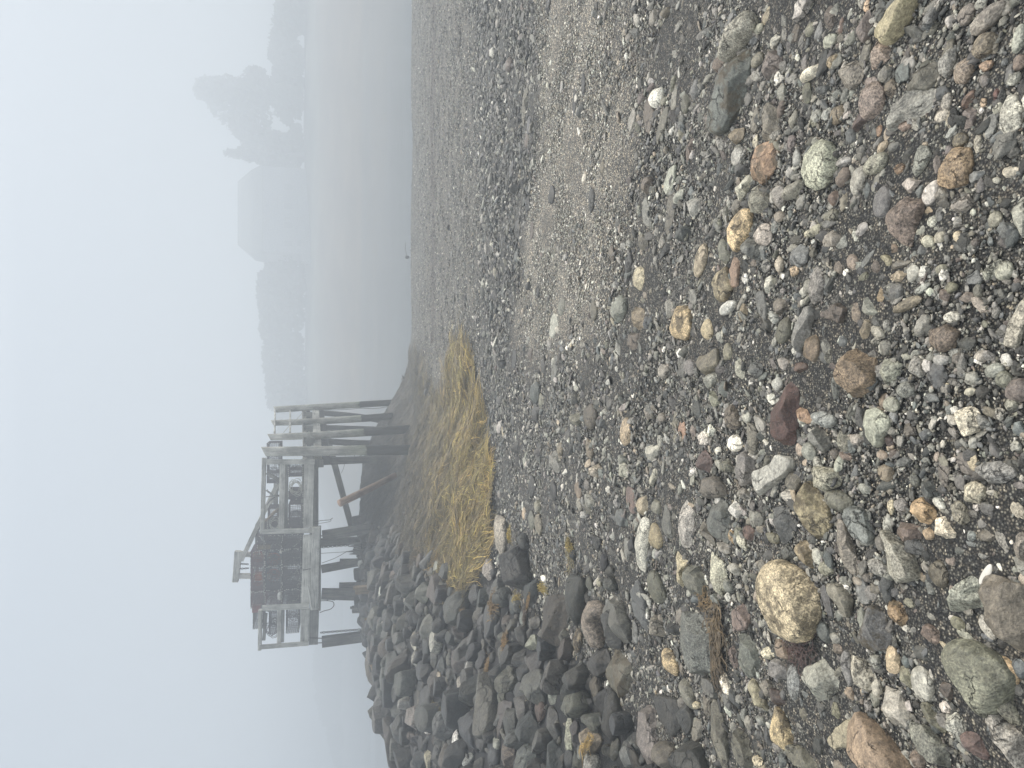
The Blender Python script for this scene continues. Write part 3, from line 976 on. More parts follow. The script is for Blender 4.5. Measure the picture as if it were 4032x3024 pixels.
(3200, 0, 2.625): """
P 980,10 1140,10 1060,130 980,280 900,380 800,420 750,390 720,320 640,230 650,150 800,100|vto r|big smooth olive wedge-shaped stone near the top edge of the picture|the big olive wedge
730 80 110 90 0 lg r
1190 240 210 150 100 bd a
1600 150 200 170 110 pg r
P 1650,190 1740,120 1900,70 1990,120 1960,200 1850,290 1720,320 1660,270|pg= r|long pinkish-grey stone with a pale streak near the top right|the streaked pinkish-grey stone
1780 480 280 220 140 nv* r|dark brown oval stone in the top right part|the dark brown oval
2130 410 280 130 100 lg r
P 1490,500 1480,650 1430,790 1390,820 1320,720 1310,600 1400,520|gg* r
P 1510,630 1600,610 1690,650 1650,800 1570,870 1480,820 1460,760|tp* r|rounded orange-tan stone near a pink pebble|the orange-tan stone
1790 680 140 130 0 pc* a|small rough pink pebble in the top right part|the rough pink pebble
P 720,360 760,430 800,560 780,670 650,705 570,680 590,580 670,500|pn* a|reddish angular stone with a broken ledge below the big olive wedge|the reddish ledged stone
540 590 340 110 108 vgd s
530 300 380 160 95 dp a
180 420 150 140 0 el a
190 620 140 130 0 to a
260 640 100 55 90 b r
P 300,650 450,640 540,800 500,890 400,930 320,870 300,760|vg* a
615 1040 420 240 88 png* r|large smooth brown-grey oval like a loaf in the upper part|the smooth brown-grey oval
760 780 200 170 60 g a
810 910 240 110 95 vn a
P 1050,690 1230,690 1290,780 1280,900 1200,990 1120,940 1000,900 950,800 1030,760|vgd a|knobbly dark olive rock with bulging folds|the knobbly olive rock
P 900,990 1100,970 1230,1040 1270,1150 1200,1250 1080,1300 950,1230 830,1290 730,1280 760,1150 840,1050|gl= a|broad grey stone with fine white veins below the knobbly rock|the white-veined grey stone
960 1300 160 110 20 pn a
690 1350 120 80 90 cn a
790 1370 170 90 105 tv s
480 1270 190 170 0 md a
260 1190 210 150 90 vn* r
130 1180 130 90 90 bl a
40 1200 120 90 90 bl r
P 1560,1120 1610,1090 1690,1150 1670,1320 1560,1320|pd a|dark plum-coloured block in the upper right|the plum-coloured block
1610 1020 200 110 130 nm a
1385 1060 160 110 90 lg* r
1345 1200 150 140 0 lv* r
1440 1240 150 110 110 lt* r
1450 1350 240 80 125 bl s
1530 1450 160 150 0 nv* r
1710 1480 220 80 90 lv* r
P 2040,960 2130,1020 2184,1150 2150,1350 2020,1390 1950,1300 1970,1060|lg* r|pale grey smooth pear-shaped stone by the right edge|the pale grey pear stone
1840 1300 300 130 95 gb= s
1900 980 150 80 95 m a
1915 1110 120 95 90 vl r
1765 1065 100 85 50 to a
2080 820 150 130 90 lg* r
2130 650 190 120 90 np a
1775 840 120 90 80 bp r
730 1520 140 90 140 pt r
680 1480 130 70 130 g r
840 1520 110 110 0 bg r
190 180 300 160 90 nd a
300 270 200 80 95 mn a
70 320 220 90 100 gb s
100 930 150 90 20 bd a
505 1580 200 100 110 dg a
1000 1600 200 90 120 d a
1410 1560 100 90 90 bp r
1420 220 140 110 90 gl a
1290 40 100 90 90 l r
1740 40 120 110 90 lg r
2170 1180 120 90 90 g r
100 100 120 60 110 lg s
560 60 130 60 95 tc r
2060 1560 140 120 60 g a
""",
(2400, 0, 2.625): """
P 1340,210 1470,215 1530,360 1520,470 1420,490 1290,540 1200,580 1130,540 1110,440 1200,300|lgv* r|large pale grey-green kidney-shaped boulder near the top|the kidney-shaped boulder
P 1350,570 1440,640 1450,800 1430,1000 1380,1100 1270,1280 1180,1355 1080,1340 980,1230 1000,1130 1100,900 1230,720|gbd# a|very long dark grey boulder with a pale tan patch at its lower end|the long dark boulder
P 1120,560 1210,620 1190,700 1120,760 1050,700 1060,610|np a
485 1010 200 165 90 w* r|bright white speckled round stone with a yellow underside|the white speckled stone
P 430,940 440,1100 480,1200 430,1410 380,1340 350,1180 370,1050|dn s
560 1270 370 110 105 vd s
240 1240 250 85 95 vdl s
325 1010 170 90 90 dp a
670 1030 260 75 95 gv s
785 1080 210 95 90 vd r
885 930 230 100 98 bg a
P 1700,520 1790,650 1780,760 1620,800 1560,740 1630,630|dp a|dark plum-grey triangular rock with a hollowed face|the hollowed triangular rock
1530 620 140 130 130 vg r
1545 305 115 95 90 lv r
1630 170 180 80 105 vt s
P 1730,350 1800,440 1680,490 1635,450|lw a
P 1950,0 2120,-30 2110,110 2030,180 1900,190 1950,80|gl s|flat light grey slab at the top edge of the picture|the top-edge grey slab
1260 200 130 85 90 gb r
450 190 170 110 90 nl a
580 140 120 110 90 vn a
P 1660,1040 1740,1200 1750,1400 1680,1490 1560,1400 1590,1200|dpv a|rough dark rock with a pitted surface above the rusty broken rock|the rough pitted rock
P 1290,1330 1400,1360 1390,1480 1290,1490 1220,1410|go a
1140 1480 200 90 80 lg a
1510 1260 280 90 100 vg s
1510 1470 160 60 90 tg s
1780 960 230 110 75 g a
1770 1130 170 80 105 nd r
1900 1240 150 90 110 pg r
P 1970,760 2030,700 2150,700 2200,760 2140,820 2000,820|tw r|long pale cream pebble with a darker half|the long cream pebble
2045 960 230 100 85 vd r
2020 650 160 75 90 g r
1930 350 230 130 100 nd= s
2075 310 140 110 90 vg r
1985 440 130 70 90 g r
1725 300 110 110 0 g a
825 1540 260 90 100 dn a
740 1370 200 80 90 v a
720 1540 110 80 90 db a
1880 1480 170 100 90 dp r
2140 1200 120 110 0 bl r
1240 640 80 90 0 dg r
1145 810 110 90 0 gp a
""",
(1800, 1300, 2.074): """
640 510 190 90 95 db r
685 575 130 55 95 gv a
635 670 150 70 90 d a
365 290 90 80 40 dk a
800 1070 190 90 70 gld a|two-faced grey stone standing alone on mid beach gravel|the two-faced grey stone
840 970 110 55 90 nv r
965 720 130 110 90 vg a
1090 700 210 120 90 nd r|dark brown round-topped boulder in mid beach|the round-topped brown boulder
475 955 110 80 90 d a
610 1290 200 60 92 dk a
790 1320 170 60 92 k r
1080 970 140 65 80 nv r
1120 1150 130 130 0 tl# a
1080 1400 140 80 90 vl a
1000 1420 110 50 85 gv r
660 1440 90 60 90 vg r
545 1500 110 35 92 to r
610 1560 150 60 88 vd r
665 1580 160 70 88 vn r
455 740 90 40 88 d a
660 1000 150 50 95 d s
550 1080 90 35 92 lg s
300 1140 50 40 60 k a
1060 1270 110 60 80 pd a
990 1300 160 60 88 n s
705 310 160 45 90 d a
800 330 250 50 97 dg s
600 200 130 60 92 nd a
750 120 110 50 95 gl a
470 250 170 40 92 dk s
1130 620 150 60 90 d a
960 560 100 70 90 d r
1240 600 120 70 90 d a
1180 760 130 60 60 db a
""",
(1600, 600, 2.304): """
1320 390 180 60 92 kd r
1680 430 200 60 90 dk r
1340 1570 240 90 92 gl s|long pale grey slab lying alone on the beach|the long pale grey slab
1410 1400 150 70 92 dlk r
1700 1440 190 75 90 vd r
1010 700 200 50 92 dk a
915 680 160 35 90 dv s
1000 940 130 60 85 db a
1105 1210 75 50 90 k a
1140 700 180 40 92 dn s
1100 460 200 50 88 k a
970 340 110 60 120 d a
955 150 150 40 100 db s
790 1290 110 50 80 d a
880 1270 160 40 90 d s
1780 140 140 45 92 nv r
1615 240 90 50 85 tw r
1860 920 150 60 92 dn a
1590 1080 80 25 90 l s
1195 1270 90 30 90 k r
870 810 140 30 95 d s
1060 1110 90 35 90 k a
1290 1330 90 40 90 kd a
1340 900 100 35 90 dv a
""",
(1600, 0, 2.6756): """
1865 890 240 50 88 k r|upper of the two black bar-like stones on pale fine gravel|the black bar stone
1770 1060 370 45 93 k s|very thin long black blade of stone on pale fine gravel|the thin black blade
1830 1170 160 90 95 kd a
1720 1560 200 50 95 k s
1450 1230 130 50 95 d a
1250 1100 450 70 100 dv a
1080 690 150 80 80 dp r
1215 190 150 60 92 d a
1100 100 170 40 92 k s
1300 1300 200 60 95 db a
1270 1480 180 60 92 dn a
1440 450 110 50 60 d a
2000 70 110 60 90 kd a
1980 140 90 70 60 lb a
2110 60 120 50 92 d a
1635 910 120 35 92 bl s
1345 620 80 60 110 d a
1490 60 150 60 92 dk a
""",
}

BANK = {
(1360, 2100, 3.607): """
765 430 310 170 85 db a
P 700,620 880,570 1000,600 1010,720 920,860 830,850 760,800|gd a|large dark block with a hooked crack on the middle of the bank|the hook-cracked block
P 1040,720 1110,670 1200,720 1200,900 1120,1000 1040,900 980,800|gv a|broad olive-grey rock with sloping facets on the bank|the sloping-faceted rock
P 1250,580 1310,600 1400,850 1390,950 1250,960 1180,1000 1200,820|ng s|brown slab shaped like a blade near the weed edge|the brown blade slab
1300 450 260 120 95 lg a|pale grey smooth rock at the edge of the rockweed|the pale weed-edge rock
1450 550 280 260 0 dg= a|rock with curved layered rings at the rockweed edge|the ring-layered rock
P 1400,950 1640,760 1760,640 1720,800 1750,1050 1640,1320 1400,1130|gd= a|big layered slab pointing towards the rockweed|the big layered slab
1320 1280 300 240 90 dg a
P 1190,1430 1300,1350 1390,1500 1370,1659 1240,1659|lg* a|pale lichen-speckled rock in the middle of the bank|the pale lichen rock
1150 1330 400 220 95 ge a
970 1500 230 100 80 wt# a|cream-white patched rock on the bank|the cream-patched rock
505 1270 190 120 80 gn r
740 1000 240 130 80 dg a
1830 880 330 170 100 bg* a
1900 1000 420 70 92 gl= s
1590 1400 260 190 0 pd a
P 1720,1370 1800,1420 1740,1560 1700,1800 1600,1980 1530,1800 1560,1620|ndg a|broad rounded brown rock below the middle of the bank|the broad brown rock
1150 1600 250 130 80 bd r
330 300 200 150 80 d a
470 250 200 140 70 dg a
600 500 170 130 80 dg a
230 440 140 70 65 w a|small white stone high on the bank under the wharf|the small white stone
520 830 180 60 65 w s|thin white shard of stone on the upper bank|the thin white shard
690 935 80 28 70 wl s
850 940 100 40 60 tw s
110 470 70 50 80 lw a
1070 600 170 90 80 d a
1000 450 200 100 75 d a
1300 1060 240 150 75 dg a
720 1180 190 130 60 dg a
560 1160 170 110 80 d a
250 560 160 120 90 dg a
420 420 150 110 60 d a
90 200 200 120 90 d a
420 900 160 90 80 dn a
1080 1080 200 160 90 dg a
900 1180 190 120 70 d a
560 1400 260 120 95 g a
740 1480 260 100 110 gn s
350 1060 130 100 80 dn a
180 1250 230 130 90 d a
480 60 160 110 80 d a
720 60 170 170 0 dg a
880 380 180 80 80 d s
1210 330 190 90 100 dg a
1640 480 120 90 60 d a
1850 200 300 120 105 dn r
""",
(1360, 2560, 3.576): """
P 240,120 320,40 400,350 380,530 270,520 200,460|dko a|dark tilted slab standing on the skyline of the bank with ochre weed on top|the tilted skyline slab
980 110 240 140 80 lw# a|pale blotched rock in the upper bank|the pale blotched rock
640 200 300 230 80 dg a
1070 300 320 120 95 bd s
P 720,700 860,630 930,650 920,780 820,850 750,790|le a|pale green faceted rock in the upper bank|the pale green faceted rock
1140 750 460 200 88 bd r|smooth slate-blue oval boulder in the bank|the smooth slate-blue oval
1240 460 350 220 80 ng* a
P 1510,0 1720,20 1660,250 1600,330 1500,290 1490,150|ndg a
1620 460 220 130 80 tl a|tan knobbly rock in the bank|the tan knobbly rock
850 500 240 170 80 dg a
P 340,770 460,700 560,900 640,1160 560,1150 440,1040|gn a|broad grey rock on the skyline left of the tilted slab|the broad skyline rock
P 450,1050 640,1180 680,1450 640,1600 540,1400 460,1150|nd s|long brown slab forming the skyline at the lower edge|the skyline brown slab
750 1100 380 230 75 gd= a
P 1190,940 1290,870 1490,910 1520,1060 1410,1240 1260,1060|bg a|big bluish block with a broken left corner|the big bluish block
1340 1250 350 150 60 gd a
P 1690,850 1860,900 1930,1050 1900,1240 1760,1350 1600,1320 1640,1000|bd a|large dark blue-grey block with a straight ridge|the straight-ridged block
1550 1290 290 110 92 lw* r|whitish speckled oval rock tucked beside a dark block|the whitish speckled oval
1560 720 230 170 70 gb a
1420 1500 300 250 70 ng r
920 1200 150 140 0 pn a
1160 1130 100 75 0 wl r
1060 1070 180 80 80 g s
940 960 300 200 80 ngl* a
1160 1550 250 130 80 tg a
1720 1560 220 180 80 lb* a
830 310 90 50 90 tw a
1310 400 180 70 100 tp r
480 600 250 150 80 db a
400 620 220 120 90 dg a
620 550 260 120 100 d a
1230 100 250 110 80 g a
1350 200 200 130 90 gb a
1460 130 160 90 80 gv r
1480 330 200 130 90 dg a
1480 620 220 110 80 dg s
1750 200 200 150 90 gl a
1880 200 260 120 95 gb a
650 800 200 120 70 d a
700 1300 240 130 80 dg a
780 1380 220 110 90 gb a
950 1330 260 90 80 d s
1070 1320 240 110 80 d s
1290 1480 300 140 85 gd a
1010 1440 180 110 60 gb a
850 1530 220 90 85 dg a
700 1560 160 110 60 d a
1000 1600 180 110 0 dg r
1050 560 300 90 92 db s
1010 700 330 90 95 gn s
1270 1240 220 120 80 dn a
""",
(1880, 2540, 3.4286): """
P 220,350 350,320 530,350 480,560 400,620 320,520|gv= a|grey layered tooth-shaped rock in the lower bank|the layered tooth rock
P 590,440 740,320 870,340 920,550 930,760 800,740 640,640 570,530|gg a|big smooth grey boulder with a curved pale rim|the big smooth grey boulder
P 640,190 840,20 890,100 890,320 700,330 650,260|bg a|blue-grey triangular rock above the big smooth grey boulder|the blue-grey triangular rock
560 170 240 200 0 gd a
P -70,480 0,540 120,600 280,830 260,1000 190,1150 80,1010 -20,850|gv= a|long diagonally streaked rock near the lower edge|the streaked diagonal rock
570 640 380 160 80 bd a
P 980,400 1040,430 1060,600 1090,720 1020,800 950,640|lg a|narrow pale grey rock wedged between dark boulders|the narrow pale rock
P 1130,520 1240,250 1440,280 1500,400 1400,560 1250,620|dg a|angular dark rock with a triangular face|the triangular-faced rock
P 1120,900 1250,640 1380,600 1520,700 1450,880 1280,1000 1130,1020|vg a|olive-grey three-lobed boulder with pale edges|the three-lobed boulder
P 1480,370 1550,50 1690,10 1790,120 1720,330 1640,430|dg a|tall dark grey angular boulder near the gravel|the tall dark boulder
P 1680,650 1800,640 1920,800 1950,1180 1760,1220 1680,1000|kd* r|black rounded boulder with fine white specks|the white-specked black boulder
P 1400,1020 1650,820 1670,1000 1680,1140 1500,1100|vg a
P 1360,1200 1450,1120 1680,1170 1600,1420 1480,1380 1370,1290|tpn# a|tan and pink rock with a cream rim near the lower edge|the tan rimmed rock
1240 1240 470 120 80 lv* r|long speckled pale oval boulder near the lower edge|the long pale oval
P 270,900 400,640 420,850 360,1000 340,1380 310,1280|pg s
440 1020 400 200 100 vb a
P 500,1050 620,900 740,950 790,1200 700,1300 560,1380 490,1300|db a
P 500,1420 780,1300 830,1700 560,1700|dg= a
P 300,1400 430,1300 490,1400 520,1600 330,1640|pn* a|reddish grainy rock at the lower edge of the bank|the reddish grainy rock
840 870 270 140 88 nm r|dull red-brown rounded rock in a dark gap|the dull red-brown rock
1010 1060 400 160 75 dg a
60 1320 300 140 110 gd a
170 1250 350 90 95 bd s
250 1330 180 120 80 gl a
220 1500 250 150 90 db r
1020 1520 380 260 70 bd a
1550 1580 240 240 0 lg* r|pale grey rounded boulder at the lower edge|the pale lower-edge boulder
1420 1440 180 150 60 g r
1860 1400 340 120 95 vd r
1310 1170 330 130 80 pd a
1600 560 330 200 85 nv a
1190 700 200 110 80 gv a
320 710 200 110 70 gv a
190 470 180 80 90 gd a
60 400 200 140 90 dg a
330 150 260 130 80 pg a
200 150 140 90 70 dg a
60 180 250 140 90 d a
960 300 200 110 90 b r
1240 1530 220 130 80 db r
1340 1560 260 130 70 dv a
1760 1430 200 170 0 vd* a
640 320 160 90 80 db a
690 690 150 110 60 d a
""",
(1880, 2060, 3.3179): """
P 240,400 500,230 600,350 660,500 720,640 600,800 500,900 350,800 240,640|dg= a|huge cracked layered boulder at the foot of the rockweed, the largest of all|the huge cracked boulder
P 210,0 230,-80 350,-90 400,30 400,200 350,380 290,390 220,200|tl* r|pale tan boulder resting against the rockweed with white barnacles|the tan barnacled boulder
P 590,850 700,700 800,680 800,850 750,1080 670,1100 600,1000|bd a|blue-grey pointed block beside the huge cracked boulder|the pointed blue block
600 230 220 140 60 dg r
140 600 280 150 80 pl* a
P 830,1120 900,1000 1100,860 1160,1000 1180,1400 1080,1540 950,1480 840,1300|dn a|very large dark smooth boulder below the cracked one|the very large dark boulder
P 1180,720 1400,620 1450,720 1380,1100 1280,1370 1180,1330 1140,1000|kdv r|dark loaf-shaped boulder pointing up the picture|the dark loaf boulder
P 1330,1290 1460,1040 1580,960 1720,1000 1680,1100 1610,1200 1640,1400 1640,1550 1490,1650 1400,1500|tpp* r|pink granite boulder, the only pink one at the bank foot|the pink granite boulder
P 1610,1200 1780,980 1880,1000 1900,1550 1780,1600 1690,1500 1610,1330|gd= a|grey veined boulder touching the pink granite one|the grey veined boulder
1310 1520 280 130 85 vo* r
P 90,1010 150,990 260,1150 240,1400 200,1500 60,1380 60,1250|gb a
30 1150 500 90 95 gd= s
310 960 260 240 0 gd r
470 1060 270 110 92 bg r
600 1220 230 90 95 bl r
450 1330 330 90 110 vg s|leaning bar-like olive slab in the lower bank|the leaning olive slab
740 1290 280 150 110 gp a
560 1450 300 200 90 gd a
330 1500 180 150 80 gv a
700 1570 270 150 115 vl a|olive rock with a pale top and barnacles|the pale-topped olive rock
880 1520 280 110 60 g a
270 1400 200 120 90 dg a
370 1300 190 120 90 np a
1340 1190 200 110 110 dv a
1440 970 210 110 90 ng a
1470 790 190 110 90 vg r
1750 640 190 150 90 vd a
1660 500 260 130 92 d r
1740 800 200 180 0 dg* r
1550 260 230 120 92 gd a
1590 780 110 75 90 lt r
1240 420 200 110 90 k a
1130 1480 200 130 60 vg a
180 870 170 150 0 dg a
""",
}
# ------------------------------------------------------------------ the ground as one sheet
def grid_axis(spans):
    out = []
    for a, b, s in spans:
        out += list(np.arange(a, b, s))
    out.append(spans[-1][1])
    return np.array(out)

def project_zone(x, y):
    return project(np.stack([x, y, terrain(x, y)], -1))

def smooth(a, b, v):
    t = np.clip((v - a) / (b - a), 0, 1)
    return t * t * (3 - 2 * t)

def wob(x, y, s):
    return (np.sin(x * 1.7 * s + 1.3 * np.sin(y * 1.1 * s)) + np.sin(y * 2.3 * s + 2 * np.sin(x * .9 * s)) + .6 * np.sin((x + y) * 4.1 * s + 1)) / 2.6

def zones(x, y):
    """what the beach is made of: fine pale gravel 0..1, dark cobble band 0..1, far grey 0..1"""
    px, py = project_zone(x, y)
    w = wob(x, y, 1.0)
    line1 = np.interp(py, [-200, 500, 900, 1400, 1700, 2100], [2130, 2090, 2040, 2010, 1990, 1960])   # near edge of the dark band
    line0 = np.interp(py, [-200, 500, 900, 1400, 1700, 2100], [1880, 1880, 1900, 1900, 1930, 1940])
    line2 = np.interp(py, [-200, 300, 900, 1300, 1500, 1800], [2440, 2500, 2490, 2380, 2150, 2000])   # near edge of the fine pale gravel
    band = smooth(line0 - 30, line0 + 25, px + 25 * w) * (1 - smooth(line1 - 15, line1 + 25, px + 30 * w))
    band = band * (1 - .5 * smooth(1300, 1500, py))
    fine = smooth(line1 - 5, line1 + 35, px + 25 * w) * (1 - smooth(line2 - 140, line2 + 120, px + 60 * w))
    fine = fine * (1 - smooth(1200, 1600, py))
    far = 1 - smooth(line0 - 60, line0 + 10, px)
    return px, py, fine, band, far

def build_ground():
    xs = grid_axis([(-90, -30, 6), (-30, -13, 1.2), (-13, -4.5, .2), (-4.5, 5, .085), (5, 14, .25), (14, 30, 1.2), (30, 90.1, 6)])
    ys = grid_axis([(-6, 0.4, .4), (0.4, 6, .07), (6, 14, .1), (14, 29, .16), (29, 40, 1.0), (40, 60, 4)])
    X, Y = np.meshgrid(xs, ys)
    Z = terrain(X, Y)
    Z = np.where((np.abs(X) < 14) & (Y < 27), Z + .012 * wob(X, Y, 3.0) + .006 * wob(X, Y, 9.0), Z)
    Z = np.maximum(Z, -3.2)
    px, py, fine, band, far = zones(X.ravel(), Y.ravel())
    bank = bank_h(X, Y).ravel() > .03
    c = np.array([.115, .110, .097])[None] * np.ones((X.size, 1))
    c = c * (1 - fine[:, None]) + np.array([.40, .375, .325]) * fine[:, None]
    c = c * (1 - band[:, None]) + np.array([.13, .127, .115]) * band[:, None]
    c = c * (1 - far[:, None]) + np.array([.27, .255, .222]) * far[:, None]
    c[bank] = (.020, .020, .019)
    wr = np.exp(-((px - 1706 + 6 * wob(X, Y, .7).ravel()) / 7.0) ** 2) * (py < 1350)       # wrack line
    c = c * (1 - .55 * wr[:, None]) + np.array([.085, .055, .038]) * .55 * wr[:, None]
    c = np.c_[c, np.ones(len(c))]
    nx, ny = len(xs), len(ys)
    i = np.arange(nx * ny).reshape(ny, nx)
    f = np.stack([i[:-1, :-1], i[:-1, 1:], i[1:, 1:], i[1:, :-1]], -1).reshape(-1, 4)
    o = mesh_obj('ground', np.stack([X, Y, Z], -1).reshape(-1, 3), f, MAT_GROUND, attrs={'tint': c})
    tag(o, kind='structure')

build_ground()

# ------------------------------------------------------------------ water
def build_water():
    m, nt, bs, out = new_mat('sea_water')
    g = N(nt, 'ShaderNodeNewGeometry')
    mp = N(nt, 'ShaderNodeMapping'); mp.inputs['Scale'].default_value = (.5, 1.6, 1); nt.links.new(g.outputs['Position'], mp.inputs[0])
    n1 = noise(nt, mp.outputs[0], 2.0, 4, .6)
    patch = ramp(nt, noise(nt, mp.outputs[0], .055, 3, .5), [(.46, 0.0), (.56, 1.0)])
    bs.inputs['Base Color'].default_value = (.045, .055, .055, 1)
    bs.inputs['Roughness'].default_value = .06
    bs.inputs['IOR'].default_value = 1.33
    bs.inputs['Specular IOR Level'].default_value = .5
    st = mathn(nt, 'MULTIPLY_ADD', patch, .5); nt.nodes[-1].inputs[2].default_value = .06
    bp = N(nt, 'ShaderNodeBump'); bp.inputs['Distance'].default_value = .05
    nt.links.new(st, bp.inputs['Strength']); nt.links.new(n1, bp.inputs['Height']); nt.links.new(bp.outputs[0], bs.inputs['Normal'])
    v = [(-230, 16, WATER_Z), (230, 16, WATER_Z), (230, 245, WATER_Z), (-230, 245, WATER_Z), (-8.5, 16, WATER_Z)]
    v = [(-230, -4, WATER_Z), (-9, -4, WATER_Z), (-9, 24, WATER_Z), (-230, 24, WATER_Z), (230, 24, WATER_Z), (230, 245, WATER_Z), (-230, 245, WATER_Z)]
    f = [(0, 1, 2, 3), (3, 2, 4, 5, 6)]
    o = mesh_obj('water', v, f, m, smooth=False)
    tag(o, kind='structure')

build_water()

# ------------------------------------------------------------------ traced stones
def parse(data):
    out = []
    for (x0, y0, s), txt in data.items():
        for line in txt.strip().split('\n'):
            if not line: continue
            p = line.split('|')
            if line[0] == 'P':
                pts = np.array([tuple(map(float, q.split(','))) for q in p[0][2:].split()])
                code, shape = p[1].split()
                lab = p[2:] if len(p) > 2 else None
            else:
                a = p[0].split()
                X, Y, L, W, an = map(float, a[:5]); code, shape = a[5], a[6]
                lab = p[1:] if len(p) > 1 else None
                th = np.linspace(0, 2 * np.pi, 20, endpoint=False)
                r = np.ones(20)
                rng = np.random.default_rng(int(X * 7 + Y * 13))
                u = np.stack([np.cos(th), np.sin(th)], -1)
                if shape != 'r':
                    for _ in range(5):
                        ph = rng.uniform(0, 6.28); off = rng.uniform(.72, .95)
                        dn = u @ np.array([np.cos(ph), np.sin(ph)])
                        r = np.where(dn > off, np.minimum(r, off / np.maximum(dn, 1e-6)), r)
                r = r * (1 + .05 * np.sin(th * 2 + rng.uniform(0, 6)) + .04 * np.sin(th * 3 + rng.uniform(0, 6)))
                e = u * r[:, None] * np.array([L / 2, W / 2])
                A = math.radians(an)
                pts = np.stack([e[:, 0] * math.cos(A) - e[:, 1] * math.sin(A), e[:, 0] * math.sin(A) + e[:, 1] * math.cos(A)], -1) + (X, Y)
            pts = pts / s + (x0, y0)
            out.append((pts, code, shape, lab))
    return out

def place_stones(items, tau, emb=None):
    """turn picture outlines into real stones standing on the ground"""
    cen = np.array([(p.min(0) + p.max(0)) / 2 for p, *_ in items])
    def slopes(H):
        eps = .05
        return ((terrain(H[:, 0] + eps, H[:, 1]) - terrain(H[:, 0] - eps, H[:, 1])) / (2 * eps),
                (terrain(H[:, 0], H[:, 1] + eps) - terrain(H[:, 0], H[:, 1] - eps)) / (2 * eps))
    H, ok = hit(cen[:, 0] + (25 if emb else 0), cen[:, 1])
    EMB = emb or {'r': .36, 'a': .36, 's': .32}
    for rnd in range(2):
        nx, ny = slopes(H)
        fit = []
        foot = cen[:, 0].copy()
        for i, (pts, code, shape, lab) in enumerate(items):
            v = H[i] - EYE
            dep = v[1] * CP - v[2] * SP
            mpp = dep / F
            phi = math.atan2(-v[2], v[1]) + math.atan(max(-.15, min(.5, ny[i])))
            phi = max(phi, math.radians(5))
            sn, cs = math.sin(phi), math.cos(phi)
            lat = np.ptp(pts[:, 1]) / 2 * mpp; P2 = np.ptp(pts[:, 0]) * mpp
            e = EMB[shape]
            def ext(D, c): return math.hypot(D * sn, c * cs) + e * c * cs + D * math.sqrt(1 - e * e) * sn
            t = tau * (.55 if shape == 's' else 1.0)
            c = t * min(lat, P2 / 2)
            Dmax = 1.5 * max(lat, P2 / 2); Dmin = .5 * min(lat, P2 / 2)
            if ext(Dmax, c) < P2:
                D = Dmax; lo, hi = c, 1.5 * P2
                for _ in range(20):
                    m = (lo + hi) / 2
                    if ext(D, m) < P2: lo = m
                    else: hi = m
                c = min(lo, 1.15 * max(lat, P2 / 2))
            elif ext(Dmin, c) > P2:
                D = Dmin; lo, hi = 0, c
                for _ in range(20):
                    m = (lo + hi) / 2
                    if ext(D, m) < P2: lo = m
                    else: hi = m
                c = lo
            else:
                lo, hi = Dmin, Dmax
                for _ in range(20):
                    m = (lo + hi) / 2
                    if ext(m, c) < P2: lo = m
                    else: hi = m
                D = lo
            foot[i] = pts[:, 0].min() + (math.hypot(D * sn, c * cs) + e * c * cs) / mpp
            fit.append((D, c, mpp, P2, e))
        H, ok2 = hit(foot, cen[:, 1]); ok = ok2
        if emb:      # stones on the skyline of the bank stand on its crest
            rp = np.array([(r[1], r[2]) for r in RIDGE][::-1])
            Yr = np.interp(cen[:, 1], rp[:, 0], rp[:, 1])
            for i in np.nonzero((~ok2) | (H[:, 1] > Yr + .6))[0]:
                H[i] = at(foot[i], cen[i, 1], Yr[i]); ok[i] = True
    nx, ny = slopes(H)
    res = []
    for i, (pts, code, shape, lab) in enumerate(items):
        if not ok[i]: continue
        h = H[i]
        D, c, mpp, P2, e = fit[i]
        q = pts - (pts.min(0) + pts.max(0)) / 2
        ground_pts = np.stack([-q[:, 1] * mpp, -q[:, 0] * mpp * (2 * D / P2)], -1)
        # the outline turns with the bearing of the stone
        x, y = h[0], h[1]
        z = min(max(float(terrain(x, y)), h[2]) + c * e, float(terrain(x, y)) + c * 1.1)
        res.append(dict(poly=ground_pts, c=c, pos=(x, y, z), slope=(nx[i], ny[i]), code=code, shape=shape, lab=lab,
                        pix=cen[i], area=float(np.ptp(pts[:, 0]) * np.ptp(pts[:, 1])), r=max(np.ptp(pts[:, 0]), np.ptp(pts[:, 1])) / 2,
                        px_ext=(np.ptp(pts[:, 0]), np.ptp(pts[:, 1]))))
    return res

def stone_arrays(s, seed, level):
    v, f = rock_verts(s['poly'], s['c'], s['shape'], seed, level)
    # lie with the slope
    v[:, 2] += .8 * (v[:, 0] * s['slope'][0] + v[:, 1] * s['slope'][1])
    rgb, sp, bd, stn = colour(s['code'])
    rng = np.random.default_rng(seed + 5)
    rgb = rgb * rng.uniform(.8, 1.3) * (1 + rng.normal(0, .03, 3))
    if s.get('bank'): rgb = rgb * (.72 if any(ch in s['code'] for ch in 'wlt') else .38) * np.array([.95, 1.0, 1.06])
    return v, f, rgb, (sp, bd, stn)

BANK_DARK = {}
def make_stone(s, seed, level, name, cat, mat, label, group):
    v, f, rgb, fx = stone_arrays(s, seed, level)
    n = len(v)
    o = mesh_obj(name, v, f, mat, attrs={'tint': np.tile([*rgb, 1], (n, 1)), 'fx': np.tile(fx, (n, 1))})
    o.location = s['pos']
    tag(o, label, cat, group)
    return o

